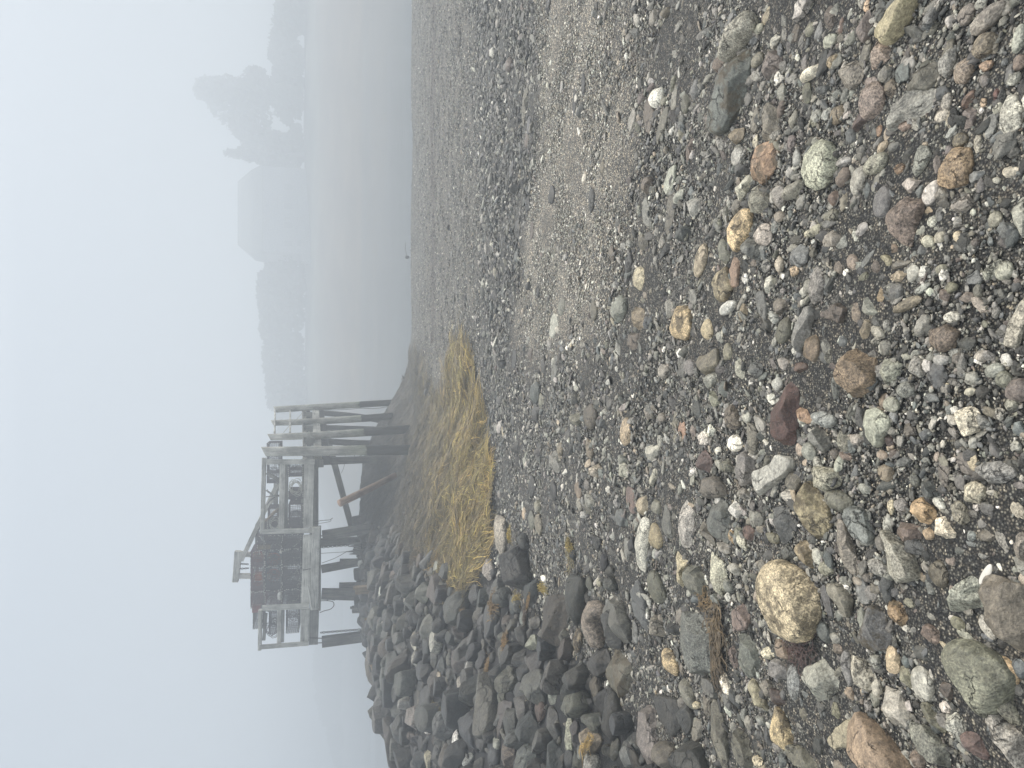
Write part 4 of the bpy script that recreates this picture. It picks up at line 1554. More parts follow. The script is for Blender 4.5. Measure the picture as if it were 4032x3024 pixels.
def merge_stones(lst, name, mat, label, cat, seed0):
    V, Fc, T, X = [], [], [], []; b = 0
    for i, s in enumerate(lst):
        v, f, rgb, fx = stone_arrays(s, seed0 + i, 2)
        V.append(v + np.array(s['pos'])); Fc.append(f + b); b += len(v)
        T.append(np.tile([*rgb, 1], (len(v), 1))); X.append(np.tile(fx, (len(v), 1)))
    o = mesh_obj(name, np.concatenate(V), np.concatenate(Fc), mat, attrs={'tint': np.concatenate(T), 'fx': np.concatenate(X)})
    tag(o, label, cat, kind='stuff')

SHW = {'r': 'rounded', 'a': 'angular', 's': 'flat'}
def shape_word(s):
    a, b = s['px_ext']
    w = SHW[s['shape']]
    if s['shape'] == 's': return 'slab'
    e = max(a, b) / max(1, min(a, b))
    if e > 2.0: w = 'long ' + w
    return w

def auto_labels(stones, noun, lands):
    """every stone is named by its look, its side of the nearest landmark, and its rank among look-alikes there"""
    lp = np.array([l['pix'] for l in lands]); ln = [l['lab'][1] for l in lands]
    ORD = ['', 'second ', 'third ', 'fourth ', 'fifth ', 'sixth ', 'seventh ', 'eighth ', 'ninth ', 'tenth ']
    buckets = {}
    for s in stones:
        if s['lab']: s['label'] = s['lab'][0]; continue
        d = lp - s['pix']; dd = np.hypot(d[:, 0], d[:, 1])
        j = int(np.argmin(dd))
        dx, dy = -d[j]
        if abs(dx) > 2.2 * abs(dy): side = 'right of' if dx > 0 else 'left of'
        elif abs(dy) > 2.2 * abs(dx): side = 'below' if dy > 0 else 'above'
        else: side = ('below right of' if dx > 0 else 'below left of') if dy > 0 else ('above right of' if dx > 0 else 'above left of')
        key = (colour_words(s['code']), shape_word(s), side, j)
        buckets.setdefault(key, []).append((dd[j], s))
    for (cw, sw, side, j), L in buckets.items():
        L.sort(key=lambda t: t[0])
        for r, (_, s) in enumerate(L):
            body = f"{cw} {sw}" if sw == 'slab' else f"{cw} {sw} {noun}"
            if len(L) == 1: s['label'] = f"{body} {side} {ln[j]}"
            else: s['label'] = f"{ORD[min(r, 9)]}nearest {body} {side} {ln[j]}"

beach_st = place_stones(parse(STONES), .72)
bank_st = place_stones(parse(BANK), .85, {'r': .6, 'a': .6, 's': .6})

def auto_bank(rng, want):
    """fill the bank between the traced rocks"""
    out = []
    taken = [(s['pos'][0], s['pos'][1], (max(np.ptp(s['poly'][:, 0]), np.ptp(s['poly'][:, 1]))) * .36) for s in bank_st + beach_st]
    taken = np.array(taken)
    tries = 0
    cols = ['g', 'd', 'dg', 'd', 'gd', 'dn', 'gb', 'd', 'gv', 'k', 'n', 'g', 'd=', 'g=', 'db']
    NT = 9000
    cx = rng.uniform(-11, .5, NT * 3); cyy = rng.uniform(2.5, 25, NT * 3)
    cz = terrain(cx, cyy); cpx, cpy = project(np.stack([cx, cyy, cz], -1))
    okk = (bank_h(cx, cyy) > .05) & ~in_poly(cpx, cpy, WEED_POLY) & (cpy < 3120) & (cpy > 1900) & (cpx > 1360)
    cx, cyy, cz = cx[okk][:NT], cyy[okk][:NT], cz[okk][:NT]
    G1 = (terrain(cx + .05, cyy) - terrain(cx - .05, cyy)) / .1; G2 = (terrain(cx, cyy + .05) - terrain(cx, cyy - .05)) / .1
    for tries in range(len(cx)):
        if len(out) >= want: break
        f = tries / len(cx)
        x, y = float(cx[tries]), float(cyy[tries])
        r = rng.uniform(.09, .24) * (1.2 - .7 * f)
        if len(taken) and ((taken[:, 0] - x) ** 2 + (taken[:, 1] - y) ** 2 < (taken[:, 2] + r * .72) ** 2).any(): continue
        taken = np.vstack([taken, (x, y, r)])
        th = np.linspace(0, 2 * np.pi, 14, endpoint=False)
        e = rng.uniform(.6, 1.0); A = rng.uniform(0, 3.14)
        rr = r * (1 + .14 * rng.normal(size=14).clip(-1, 1))
        p = np.stack([np.cos(th) * rr, np.sin(th) * rr * e], -1)
        p = p @ np.array([[math.cos(A), -math.sin(A)], [math.sin(A), math.cos(A)]])
        nx, ny = float(G1[tries]), float(G2[tries]); tz_ = float(cz[tries])
        shp = rng.choice(['a', 'a', 's', 's'])
        c = r * rng.uniform(.5, .95)
        dep = y
        ext = 2 * r / dep * F
        out.append(dict(poly=p, c=c, pos=(x, y, tz_ + c * .6), slope=(nx, ny), code=str(rng.choice(cols)), shape=str(shp),
                        lab=None, pix=np.array(project(np.array([x, y, tz_ + c]))), area=ext * ext * .4, r=ext / 2, px_ext=(ext * .5, ext)))
    return out

WEED_POLY = np.array([(1846, 1400), (1873, 1590), (1905, 1660), (1908, 1834), (1930, 1888), (1945, 2040), (1962, 2150), (1900, 2262),
                      (1850, 2330), (1790, 2330), (1740, 2240), (1690, 2180), (1600, 2165), (1578, 2094), (1471, 2070), (1430, 2035), (1400, 1990), (1396, 1900),
                      (1418, 1843), (1447, 1710), (1499, 1659), (1560, 1554), (1600, 1495), (1640, 1440), (1660, 1470), (1665, 1520), (1700, 1600), (1715, 1690), (1750, 1640),
                      (1775, 1560), (1800, 1440)], float)

def in_poly(px, py, poly):
    px = np.asarray(px, float); py = np.asarray(py, float)
    ins = np.zeros(px.shape, bool)
    for (x1, y1), (x2, y2) in zip(poly, np.roll(poly, -1, 0)):
        c = ((y1 > py) != (y2 > py)) & (px < (x2 - x1) * (py - y1) / (y2 - y1 + 1e-12) + x1)
        ins ^= c
    return ins

def in_weed(px, py):
    return bool(in_poly(px, py, WEED_POLY))

_rng = np.random.default_rng(11)
auto_b = auto_bank(_rng, 900)
print('auto bank', len(auto_b))
bank_all = bank_st + auto_b
for s in bank_all: s['bank'] = True

def split_top(lst, k):
    force = [s for s in lst if s['lab']]
    rest = sorted([s for s in lst if not s['lab']], key=lambda s: -s['area'])
    return force + rest[:k - len(force)], rest[k - len(force):]

beach_top, beach_rest = split_top(beach_st, 298)
bank_top, bank_rest = split_top(bank_all, 298)
lands_s = [s for s in beach_st if s['lab']]; lands_b = [s for s in bank_all if s['lab']]
auto_labels(beach_top, 'stone', lands_s)
auto_labels(bank_top, 'rock', lands_b)
for s in beach_top + bank_top:
    if len(s['label'].split()) < 5: print('SHORT', s['label'])
for i, s in enumerate(beach_top):
    big = max(s['px_ext'])
    make_stone(s, 1000 + i, 4 if big > 62 else 3, 'beach_stone', 'stone', MAT_ROCK, s['label'], 'stones lying on the gravel beach')
for i, s in enumerate(bank_top):
    big = max(s['px_ext'])
    make_stone(s, 5000 + i, 4 if big > 60 else 3, 'bank_rock', 'rock', MAT_BANK, s['label'], 'rocks piled in the bank by the wharf')
merge_stones(beach_rest, 'scattered_small_stones', MAT_ROCK, 'many smaller stones strewn over the gravel beach between the larger ones', 'small stones', 9000)

# ------------------------------------------------------------------ gravel and rubble: nobody could count it
GRAV_PAL = np.array([(.20, .195, .175), (.13, .138, .140), (.27, .26, .225), (.085, .083, .077), (.42, .40, .34), (.27, .225, .165), (.17, .135, .115),
                     (.175, .165, .12), (.66, .64, .57), (.40, .31, .19), (.042, .042, .039)])
GRAV_P = {'mix': [.25, .15, .16, .18, .08, .04, .025, .05, .03, .01, .025],
          'fine': [.18, .12, .20, .10, .17, .06, .03, .04, .09, .01, .0],
          'band': [.24, .15, .13, .24, .07, .02, .01, .07, .02, .0, .05],
          'bank': [.18, .14, .05, .40, .02, .0, .0, .06, .0, .0, .15]}

def scatter(rng, n, ylo, yhi, zone_keep=None):
    """random points on the visible ground between two distances"""
    y = np.sqrt(rng.uniform(ylo ** 2, yhi ** 2, n))
    x = rng.uniform(-.62, .62, n) * (y + .9)
    return x, y

def pebble_mesh(rng, x, y, size, level, flat=.52):
    n = len(x)
    v0, f0 = ICO[level]
    nv = len(v0)
    z = terrain(x, y)
    sx = size * rng.uniform(.85, 1.6, n); sy = size * rng.uniform(.6, 1.1, n); sz = size * flat * rng.uniform(.6, 1.1, n)
    # irregular bodies: a few shared shape variants
    K = 24
    var = []
    for k in range(K):
        w = v0.copy()
        for i in range(8):
            nn = rng.normal(size=3); nn /= np.linalg.norm(nn)
            dd = w @ nn - rng.uniform(.45, .8); w -= np.outer(np.clip(dd, 0, None) * .9, nn)
        w *= (1 + .08 * rng.normal(size=len(w)))[:, None]
        var.append(w)
    var = np.array(var)[rng.integers(0, K, n)]
    a = rng.uniform(0, 6.28, n); tl = rng.normal(0, .25, n); tr = rng.normal(0, .25, n)
    P = var * np.stack([sx, sy, sz], -1)[:, None, :]
    ca, sa = np.cos(a)[:, None], np.sin(a)[:, None]
    X = P[..., 0] * ca - P[..., 1] * sa; Y = P[..., 0] * sa + P[..., 1] * ca
    Z = P[..., 2] + X * tl[:, None] + Y * tr[:, None]
    V = np.stack([X + x[:, None], Y + y[:, None], Z + (z + sz * .35)[:, None]], -1).reshape(-1, 3)
    Fc = (f0[None] + (np.arange(n) * nv)[:, None, None]).reshape(-1, 3)
    return V, Fc, nv

def build_gravel():
    rng = np.random.default_rng(77)
    VV, FF, TT, XX = [], [], [], []; base = 0
    # (count, y range, size range, mesh level)
    specs = [(46000, .95, 3.4, .003, .006, 0), (34000, .95, 3.4, .005, .010, 0), (10000, .95, 3.4, .008, .015, 1), (2100, .95, 3.4, .015, .026, 2), (350, .95, 3.4, .022, .036, 2),
             (60000, 3.4, 6.8, .005, .010, 0), (30000, 3.4, 6.8, .009, .017, 0), (6000, 3.4, 6.8, .015, .028, 1), (1300, 3.4, 6.8, .025, .040, 2),
             (60000, 6.8, 13.0, .008, .019, 0), (20000, 6.8, 13.0, .016, .036, 0), (1500, 7.5, 13.5, .03, .06, 1),
             (62000, 13.0, 25.2, .013, .028, 0), (9000, 13.0, 25.2, .022, .045, 0)]
    for cnt, y0, y1, s0, s1, lv in specs:
        x, y = scatter(rng, cnt, y0, y1)
        px, py, fine, band, far = zones(x, y)
        bh = bank_h(x, y)
        u = rng.uniform(size=cnt)
        keep = (px < 4120) & (py > -90) & (py < 3120) & (bh < .04 + .03 * rng.uniform(size=cnt))
        size = rng.uniform(s0, s1, cnt) * (rng.uniform(size=cnt) ** .5 * .6 + .5)
        big = size > .014
        # the pale gravel is fine, the band is coarse
        keep &= ~(big & (y < 13) & (u < fine * .93))
        keep &= ~(~big & (u < band * .5))
        keep &= ~((size > .03) & (y > 7) & (y < 13) & (band < .3) & (u < .75))
        keep &= ~((far > .5) & (size > .032) & (u < .8))
        x, y, size, fine, band, far, px, py = [q[keep] for q in (x, y, size, fine, band, far, px, py)]
        n = len(x)
        size = size * (1 + .25 * band)
        V, Fc, nv = pebble_mesh(rng, x, y, size, lv)
        pick = np.where((fine > rng.uniform(size=n)), rng.choice(11, n, p=GRAV_P['fine']),
               np.where(band > rng.uniform(size=n), rng.choice(11, n, p=GRAV_P['band']), rng.choice(11, n, p=GRAV_P['mix'])))
        t = GRAV_PAL[pick] * rng.uniform(.45, 1.45, n)[:, None] * (1 + rng.normal(0, .03, (n, 3)))
        t = t * np.where((y < 6.8) & (fine < .5), np.where(size < .008, .92, .95), 1.0)[:, None]
        t = t * (1 - .05 * far - .12 * band + .2 * fine)[:, None]
        wr = np.exp(-((px - 1706 + 6 * wob(x, y, .7)) / 8.0) ** 2) * (py < 1350)
        t = t * (1 - .6 * wr[:, None]) + np.array([.08, .05, .035]) * .6 * wr[:, None]
        t = np.c_[t, np.ones(n)]
        fx = np.stack([rng.uniform(.05, .6, n), np.zeros(n), rng.uniform(0, .2, n)], -1)
        VV.append(V); FF.append(Fc + base); base += len(V)
        TT.append(np.repeat(t, nv, 0)); XX.append(np.repeat(fx, nv, 0))
    o = mesh_obj('gravel', np.concatenate(VV), np.concatenate(FF), MAT_GRAVEL, attrs={'tint': np.concatenate(TT), 'fx': np.concatenate(XX)})
    tag(o, 'loose gravel of small mixed grey, tan and white pebbles covering the beach', 'gravel', kind='stuff')
    print('gravel verts', base)

build_gravel()

def build_rubble():
    rng = np.random.default_rng(78)
    VV, FF, TT, XX = [], [], [], []; base = 0
    for cnt, s0, s1, lv in [(14000, .03, .07, 1), (3500, .06, .12, 2)]:
        x = rng.uniform(-13, 1.5, cnt); y = rng.uniform(1.5, 26, cnt)
        z = terrain(x, y)
        px, py = project(np.stack([x, y, z], -1))
        keep = (bank_h(x, y) > .03) & (py > 1400) & (py < 3150) & (px < 4050) & ~in_poly(px, py, WEED_POLY)
        x, y = x[keep], y[keep]; n = len(x)
        size = rng.uniform(s0, s1, n) * np.clip(.45 + y / 22, .5, 1.1)
        V, Fc, nv = pebble_mesh(rng, x, y, size, lv, .7)
        t = GRAV_PAL[rng.choice(11, n, p=GRAV_P['bank'])] * rng.uniform(.25, .55, n)[:, None]
        VV.append(V); FF.append(Fc + base); base += len(V)
        TT.append(np.repeat(np.c_[t, np.ones(n)], nv, 0)); XX.append(np.repeat(np.stack([rng.uniform(.05, .4, n), np.zeros(n), rng.uniform(0, .4, n)], -1), nv, 0))
    V = np.concatenate(VV)
    o = mesh_obj('bank_rubble', V, np.concatenate(FF), MAT_BANK, attrs={'tint': np.concatenate(TT), 'fx': np.concatenate(XX)})
    tag(o, 'small broken rock filling the gaps between the larger rocks of the bank', 'rubble', kind='stuff')
    if bank_rest:
        merge_stones(bank_rest, 'small_bank_rocks', MAT_BANK, 'smaller dark rocks packed between the larger rocks of the bank', 'small rocks', 12000)

build_rubble()

# ------------------------------------------------------------------ rockweed
def weed_height(x, y):
    return .05 + .07 * wob(x, y, 1.6) + .035 * wob(x, y, 4.0)

def ribbons(rng, x, y, ang, length, width, tint, lift, steps=7, wav=.5, clump=None):
    n = len(x)
    P = np.zeros((n, steps, 3)); a = ang.copy()
    cx, cy = x.copy(), y.copy()
    ph = rng.uniform(0, 6.28, n); fr = rng.uniform(.7, 1.6, n)
    sl = length / (steps - 1)
    arch = rng.uniform(.3, 1.0, n)
    for k in range(steps):
        u = k / (steps - 1)
        z = terrain(cx, cy) + weed_height(cx, cy) + lift * (np.sin(u * 3.14) * .9 * arch + .25)
        P[:, k] = np.stack([cx, cy, z], -1)
        aa = a + wav * np.sin(ph + u * 5 * fr)
        cx = cx + np.cos(aa) * sl; cy = cy + np.sin(aa) * sl
    d = np.gradient(P, axis=1); d /= np.linalg.norm(d, axis=2, keepdims=True) + 1e-9
    roll = rng.uniform(-.7, .7, n)
    up = np.stack([np.zeros(n), np.sin(roll), np.cos(roll)], -1)[:, None, :]
    s = np.cross(d, up); s /= np.linalg.norm(s, axis=2, keepdims=True) + 1e-9
    w = width[:, None, None] * np.linspace(1.0, .55, steps)[None, :, None] * .5
    V = np.stack([P - s * w, P + s * w], 2).reshape(-1, 3)
    i = np.arange(n)[:, None] * (steps * 2) + np.arange(steps - 1)[None] * 2
    Fc = np.stack([i, i + 1, i + 3, i + 2], -1).reshape(-1, 4)
    T = np.repeat(np.c_[tint, np.ones(n)], steps * 2, 0)
    return V, Fc, T

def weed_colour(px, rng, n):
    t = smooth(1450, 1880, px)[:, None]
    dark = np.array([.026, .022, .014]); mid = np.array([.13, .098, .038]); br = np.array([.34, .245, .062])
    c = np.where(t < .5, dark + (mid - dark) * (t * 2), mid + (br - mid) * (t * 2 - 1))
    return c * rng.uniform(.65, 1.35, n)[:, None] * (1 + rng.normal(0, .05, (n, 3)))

def build_weed():
    rng = np.random.default_rng(5)
    n = 5200
    px = rng.uniform(1385, 1975, n * 3); py = rng.uniform(1400, 2345, n * 3)
    # locks: sample on the ground evenly rather than in the picture
    x = rng.uniform(-5.6, 1.6, n * 6); y = rng.uniform(8.4, 26, n * 6)
    z = terrain(x, y)
    px, py = project(np.stack([x, y, z], -1))
    k = in_poly(px + rng.normal(0, 13, len(px)), py + rng.normal(0, 38, len(px)), WEED_POLY) & (wob(x, y, 2.6) > -1.0 + .25 * rng.normal(size=len(x)))
    x, y, px = x[k], y[k], px[k]
    n = len(x); print('weed locks', n)
    gx = (terrain(x + .15, y) - terrain(x - .15, y)) / .3; gy = (terrain(x, y + .15) - terrain(x, y - .15)) / .3
    down = np.arctan2(-gy - .03, -gx + .12)
    ang = down + 1.3 * wob(x, y, 1.3) + .7 * wob(x, y, 3.7) + rng.normal(0, .55, n)
    VV, FF, TT = [], [], []; b = 0
    per = 20
    lock_l = rng.uniform(.2, .7, n); lock_w = rng.uniform(.02, .06, n)
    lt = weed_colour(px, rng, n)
    X = np.repeat(x, per) + rng.normal(0, 1, n * per) * np.repeat(lock_w, per); Y = np.repeat(y, per) + rng.normal(0, 1, n * per) * np.repeat(lock_w, per)
    A = np.repeat(ang, per) + rng.normal(0, .4, n * per)
    L = np.repeat(lock_l, per) * rng.uniform(.6, 1.15, n * per)
    T = np.repeat(lt, per, 0) * np.repeat(rng.uniform(.55, 1.35, n), per)[:, None] * np.where(rng.uniform(size=n * per) < .18, rng.uniform(1.3, 2.0, n * per), rng.uniform(.3, .95, n * per))[:, None]
    V, Fc, Tt = ribbons(rng, X, Y, A, L, rng.uniform(.004, .009, n * per), T, .05)
    # dark matted under-layer following the ground
    xs = np.arange(-6, 1.8, .07); ys = np.arange(8.2, 26, .09)
    GX, GY = np.meshgrid(xs, ys); GZ = terrain(GX, GY) + weed_height(GX, GY) - .015 + .02 * wob(GX, GY, 8)
    gpx, gpy = project(np.stack([GX, GY, terrain(GX, GY)], -1))
    ins = in_poly(gpx + 8, gpy + 15, WEED_POLY) & in_poly(gpx + 8, gpy - 15, WEED_POLY) & (wob(GX, GY, 2.6) > -.85)
    i = np.arange(GX.size).reshape(GX.shape)
    q = np.stack([i[:-1, :-1], i[:-1, 1:], i[1:, 1:], i[1:, :-1]], -1).reshape(-1, 4)
    q = q[ins.ravel()[q].all(1)]
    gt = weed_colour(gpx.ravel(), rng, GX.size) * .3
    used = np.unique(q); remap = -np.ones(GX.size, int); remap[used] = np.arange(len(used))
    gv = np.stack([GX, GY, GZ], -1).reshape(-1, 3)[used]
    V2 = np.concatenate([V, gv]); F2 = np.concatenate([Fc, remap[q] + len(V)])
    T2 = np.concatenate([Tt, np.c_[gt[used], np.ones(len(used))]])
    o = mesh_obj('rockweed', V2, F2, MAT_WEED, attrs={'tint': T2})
    tag(o, 'mat of yellow-brown rockweed strands draped over the bank by the wharf piles', 'seaweed', kind='stuff')

build_weed()

def weed_tuft(px, py, r_px, colr, label, n=160, stringy=False, lift=None, aim=None, name='weed_clump'):
    rng = np.random.default_rng(int(px + py))
    h, ok = hit(px, py)
    x, y, z = h[0]
    m = np.linalg.norm(h[0] - EYE) / F * r_px
    X = rng.normal(0, m * .45, n); Y = rng.normal(0, m * .45 * (1.6 if not stringy else 1), n)
    A = rng.uniform(0, 6.28, n)
    if aim is not None:
        A = aim + rng.normal(0, .35, n); t = rng.uniform(-1, 1, n)
        X = np.cos(aim) * t * m * 1.2 + rng.normal(0, m * .12, n); Y = np.sin(aim) * t * m * 1.2 + rng.normal(0, m * .12, n)
    L = rng.uniform(.5, 1.3, n) * m * (1.0 if not stringy else 1.5)
    lift = m * .55 if lift is None else lift
    T = np.array(colr)[None] * rng.uniform(.55, 1.45, n)[:, None]
    V, Fc, Tt = ribbons(rng, X + x, Y + y, A, L, np.full(n, max(.003, m * .07)), T, lift, steps=6, wav=.9)
    if px > 2450: V[:, 2] -= weed_height(V[:, 0], V[:, 1]) - .004
    V[:, 2] += m * .12
    V -= np.array([x, y, z])
    o = mesh_obj(name, V, Fc, MAT_WEED, attrs={'tint': Tt})
    o.location = (x, y, z)
    tag(o, label, 'seaweed', 'loose weed clumps caught between the rocks')

WY = (.36, .26, .05); WO = (.22, .13, .035); WB = (.075, .05, .028)
def b3(a, b): return 1880 + a / 3.318, 2060 + b / 3.318
def b4(a, b): return 1880 + a / 3.4286, 2540 + b / 3.4286
def t2(a, b): return 2400 + a / 2.0132, 2200 + b / 2.0132
weed_tuft(*b3(1250, 290), 26, WY, 'yellow-brown weed tuft crowning a small black stone on the gravel')
weed_tuft(*b3(1240, 520), 36, (.20, .16, .07), 'thin branching straw-coloured fronds spread below the crowned black stone', n=40, stringy=True, lift=.01)
weed_tuft(*b3(1040, 840), 20, WY, 'small yellow weed tuft above the very large dark boulder')
weed_tuft(*b3(525, 140), 24, WY, 'yellow weed tuft on the rock just above the huge cracked boulder')
weed_tuft(*b3(370, 1040), 36, WO, 'brown weed patch draped between the cracked boulder and a rounded rock')
weed_tuft(*b3(550, 1010), 26, WY, 'yellow weed tuft beside the pointed blue block')
weed_tuft(*b3(690, 1190), 32, WB, 'dark brown curled weed heap under the pointed blue block')
weed_tuft(*b3(790, 1010), 22, WO, 'ochre weed tuft right of the pointed blue block')
weed_tuft(*b3(430, 1530), 26, (.30, .17, .04), 'orange-brown upright strip of weed in the lower bank')
weed_tuft(*b4(180, 260), 26, WO, 'small brown weed patch left of the layered tooth rock')
weed_tuft(*b4(780, 650), 16, (.22, .18, .08), 'thin straw-coloured frond lying on the big smooth grey boulder', n=16, stringy=True, lift=.01)
weed_tuft(*b4(1760, 1290), 46, (.28, .18, .045), 'branching orange-brown weed sprig at the lower edge beside the white-specked black boulder', n=60, stringy=True, aim=2.4, lift=.02)
weed_tuft(1360 + 1385 / 3.576, 2560 + 850 / 3.576, 22, (.30, .22, .07), 'straw-yellow weed tuft above the big bluish block')
weed_tuft(1360 + 1760 / 3.607, 2100 + 1130 / 3.607, 26, WO, 'brown weed patch beside the big layered slab')
weed_tuft(*t2(880, 560), 90, (.11, .075, .035), 'long trail of brown weed strands running beside the lichen-speckled dark boulder', n=150, stringy=True, aim=math.pi, lift=.012, name='weed_strands')
weed_tuft(*t2(780, 350), 42, (.16, .10, .035), 'tangle of orange-brown weed strands below the squarish chipped block', n=60, stringy=True, lift=.012, name='weed_strands')
weed_tuft(*t2(1540, 690), 62, (.055, .028, .02), 'dark reddish weed tangle below the golden boulder', n=90, stringy=True, lift=.015, name='weed_strands')
weed_tuft(2400 + 1240 / 1.994, 600 + 290 / 1.994, 52, (.06, .045, .025), 'loop of thin dark weed between the rusty broken rock and a grey stone', n=12, stringy=True, lift=.02, name='weed_strands')
# ------------------------------------------------------------------ timber helpers
_wr = random.Random(3)

def frame_of(a, b, ref=(0, 1, 0)):
    ax = np.array(b, float) - np.array(a, float); L = np.linalg.norm(ax); ax /= L
    r = np.array(ref, float)
    if abs(ax @ r) > .8: r = np.array([0, 0, 1.0])
    s = np.cross(ax, r); s /= np.linalg.norm(s)
    t = np.cross(s, ax)
    return ax, s, t, L

def beam_vf(a, b, w, d, w2=None, bev=.008):
    """squared timber with chamfered edges from a to b, w across and d deep"""
    ax, s, t, L = frame_of(a, b)
    w2 = w if w2 is None else w2
    V, G = [], []
    o = _wr.uniform(0, 30)
    for u, ww in ((0, w), (1, w2)):
        hw, hd = ww / 2, d / 2
        for x, y in ((-hw + bev, -hd), (hw - bev, -hd), (hw, -hd + bev), (hw, hd - bev), (hw - bev, hd), (-hw + bev, hd), (-hw, hd - bev), (-hw, -hd + bev)):
            V.append(np.array(a) + ax * L * u + s * x + t * y); G.append((u * L + o, x + o, y + o))
    Fc = [(i, (i + 1) % 8, 8 + (i + 1) % 8, 8 + i) for i in range(8)] + [tuple(range(7, -1, -1)), tuple(range(8, 16))]
    return V, Fc, G

def pole_vf(pts, radii, sides=14, cut=None):
    """round timber through points"""
    V, G, Fc = [], [], []
    o = _wr.uniform(0, 30); run = 0
    for k, (p, r) in enumerate(zip(pts, radii)):
        a = pts[max(0, k - 1)]; b = pts[min(len(pts) - 1, k + 1)]
        ax, s, t, L = frame_of(a, b)
        if k: run += np.linalg.norm(np.array(p) - np.array(pts[k - 1]))
        for i in range(sides):
            th = 2 * math.pi * i / sides
            rr = r * (1 + .05 * math.sin(3 * th + o))
            off = s * math.cos(th) * rr + t * math.sin(th) * rr
            q = np.array(p, float) + off
            if cut is not None and k == len(pts) - 1:
                q = q + ax * (off @ np.array(cut))
            V.append(q); G.append((run + o, math.cos(th) * r + o, math.sin(th) * r + o))
    for k in range(len(pts) - 1):
        for i in range(sides):
            j = (i + 1) % sides
            Fc.append((k * sides + i, k * sides + j, (k + 1) * sides + j, (k + 1) * sides + i))
    n = len(V)
    Fc.append(tuple(range(sides - 1, -1, -1))); Fc.append(tuple(range(n - sides, n)))
    return V, Fc, G

def join(*parts):
    V, Fc, G = [], [], []
    for v, f, g in parts:
        b = len(V); V += list(v); G += list(g); Fc += [tuple(i + b for i in q) for q in f]
    return V, Fc, G

def part(name, vfg, mat, parent=None, smooth=False):
    V, Fc, G = vfg
    return mesh_obj(name, V, Fc, mat, parent, smooth=smooth, attrs={'gc': G})

def Z1(X, Y): return 850 + X / 2.765, 1500 + Y / 2.765
def Z2(X, Y): return 850 + X / 2.765, 2000 + Y / 2.765
def W(z, Y): return at(z[0], z[1], Y)
def tube(pts, r, sides=6): return pole_vf([np.array(p) for p in pts], [r] * len(pts), sides)
PXM = 20 / F * 1.0

# ------------------------------------------------------------------ the wharf
wharf = empty('wharf', (0, 0, 0))
tag(wharf, 'weathered grey timber wharf on leaning piles with railings, loaded with lobster traps', 'wharf')
YF = 20.0
K = 20.0 / F / 2.765        # metres per zoom pixel on the front plane

def wb(name, z, p, q, wpx, d, Y=YF, mat=MAT_DECK, Y2=None, w2=None):
    """board between two zoomed pixels; wpx is its width in zoom pixels"""
    a = W(z(*p), Y); b = W(z(*q), Y2 or Y)
    k = Y / F / 2.765
    return part(name, beam_vf(a, b, wpx * k, d, None if w2 is None else w2 * k), mat, wharf)

# right bay railing (nearest the round piles)
wb('top_rail', Z1, (525, 838), (506, 1655), 40, .16)
wb('rail_post', Z1, (545, 880), (1076, 880), 52, .05, Y=YF - .06)
wb('rail_post', Z1, (508, 1640), (1052, 1628), 50, .05, Y=YF - .06)
wb('mid_rail', Z1, (728, 906), (712, 1605), 56, .05)
wb('skirt_board', Z1, (1020, 905), (1004, 1596), 100, .06)
wb('deck_edge', Z1, (1062, 900), (1060, 1620), 14, .30, Y=YF + .16, mat=MAT_OLD)
wb('mid_rail', Z1, (770, 906), (762, 1600), 38, .05, Y=YF + 1.2, mat=MAT_OLD)
wb('mid_rail', Z1, (962, 900), (930, 1600), 30, .05, Y=YF + .9, mat=MAT_OLD)
# middle bay skirt and the long beam that stands proud below it
wb('skirt_board', Z2, (998, 292), (990, 664), 92, .06)
wb('skirt_board', Z2, (986, 668), (978, 1040), 92, .06)
wb('main_beam', Z2, (1092, 205), (1070, 1100), 82, .20, Y=YF - .22, w2=76)
wb('under_beam', Z2, (1133, 200), (1130, 1105), 22, .25, Y=YF + .1, mat=MAT_OLD)
# left bay railing
wb('rail_post', Z2, (505, 1090), (1015, 1066), 56, .05, Y=YF - .06)
wb('rail_post', Z2, (478, 1515), (1010, 1474), 46, .05, Y=YF - .06)
wb('top_rail', Z2, (484, 1108), (478, 1542), 34, .16)
wb('mid_rail', Z2, (690, 1104), (688, 1472), 42, .05)
wb('skirt_board', Z2, (973, 1100), (968, 1452), 92, .06)
wb('side_board', Z2, (730, 1108), (722, 1460), 36, .05, Y=YF + 2.5, mat=MAT_OLD)
wb('corner_brace', Z2, (545, 1145), (520, 1440), 34, .05, Y=YF + 1.3, mat=MAT_OLD)
wb('corner_brace', Z2, (500, 1100), (600, 1128), 18, .04, Y=YF + .12, mat=MAT_OLD)
wb('under_beam', Z2, (1076, 1108), (1062, 1472), 90, .25, Y=YF + .15, mat=MAT_OLD)
# deck boards running from front to back, seen edge-on from below
zd = float(W(Z1(1075, 1200), YF)[2])
xa, xb = float(W(Z1(1000, 830), YF)[0]), float(W(Z2(1000, 1480), YF)[0])
n = 36
for i in range(n):
    x0 = xa + (xb - xa) * i / n; x1 = xa + (xb - xa) * (i + .9) / n
    part('deck_board', beam_vf((((x0 + x1) / 2), YF + .35, zd + .12), ((x0 + x1) / 2, YF + 3.4, zd + .12), abs(x1 - x0), .05), MAT_OLD, wharf)
for yy in (1.2, 3.2):
    part('under_beam', beam_vf((xa, YF + yy, zd + .03), (xb, YF + yy, zd + .03), .12, .14), MAT_OLD, wharf)

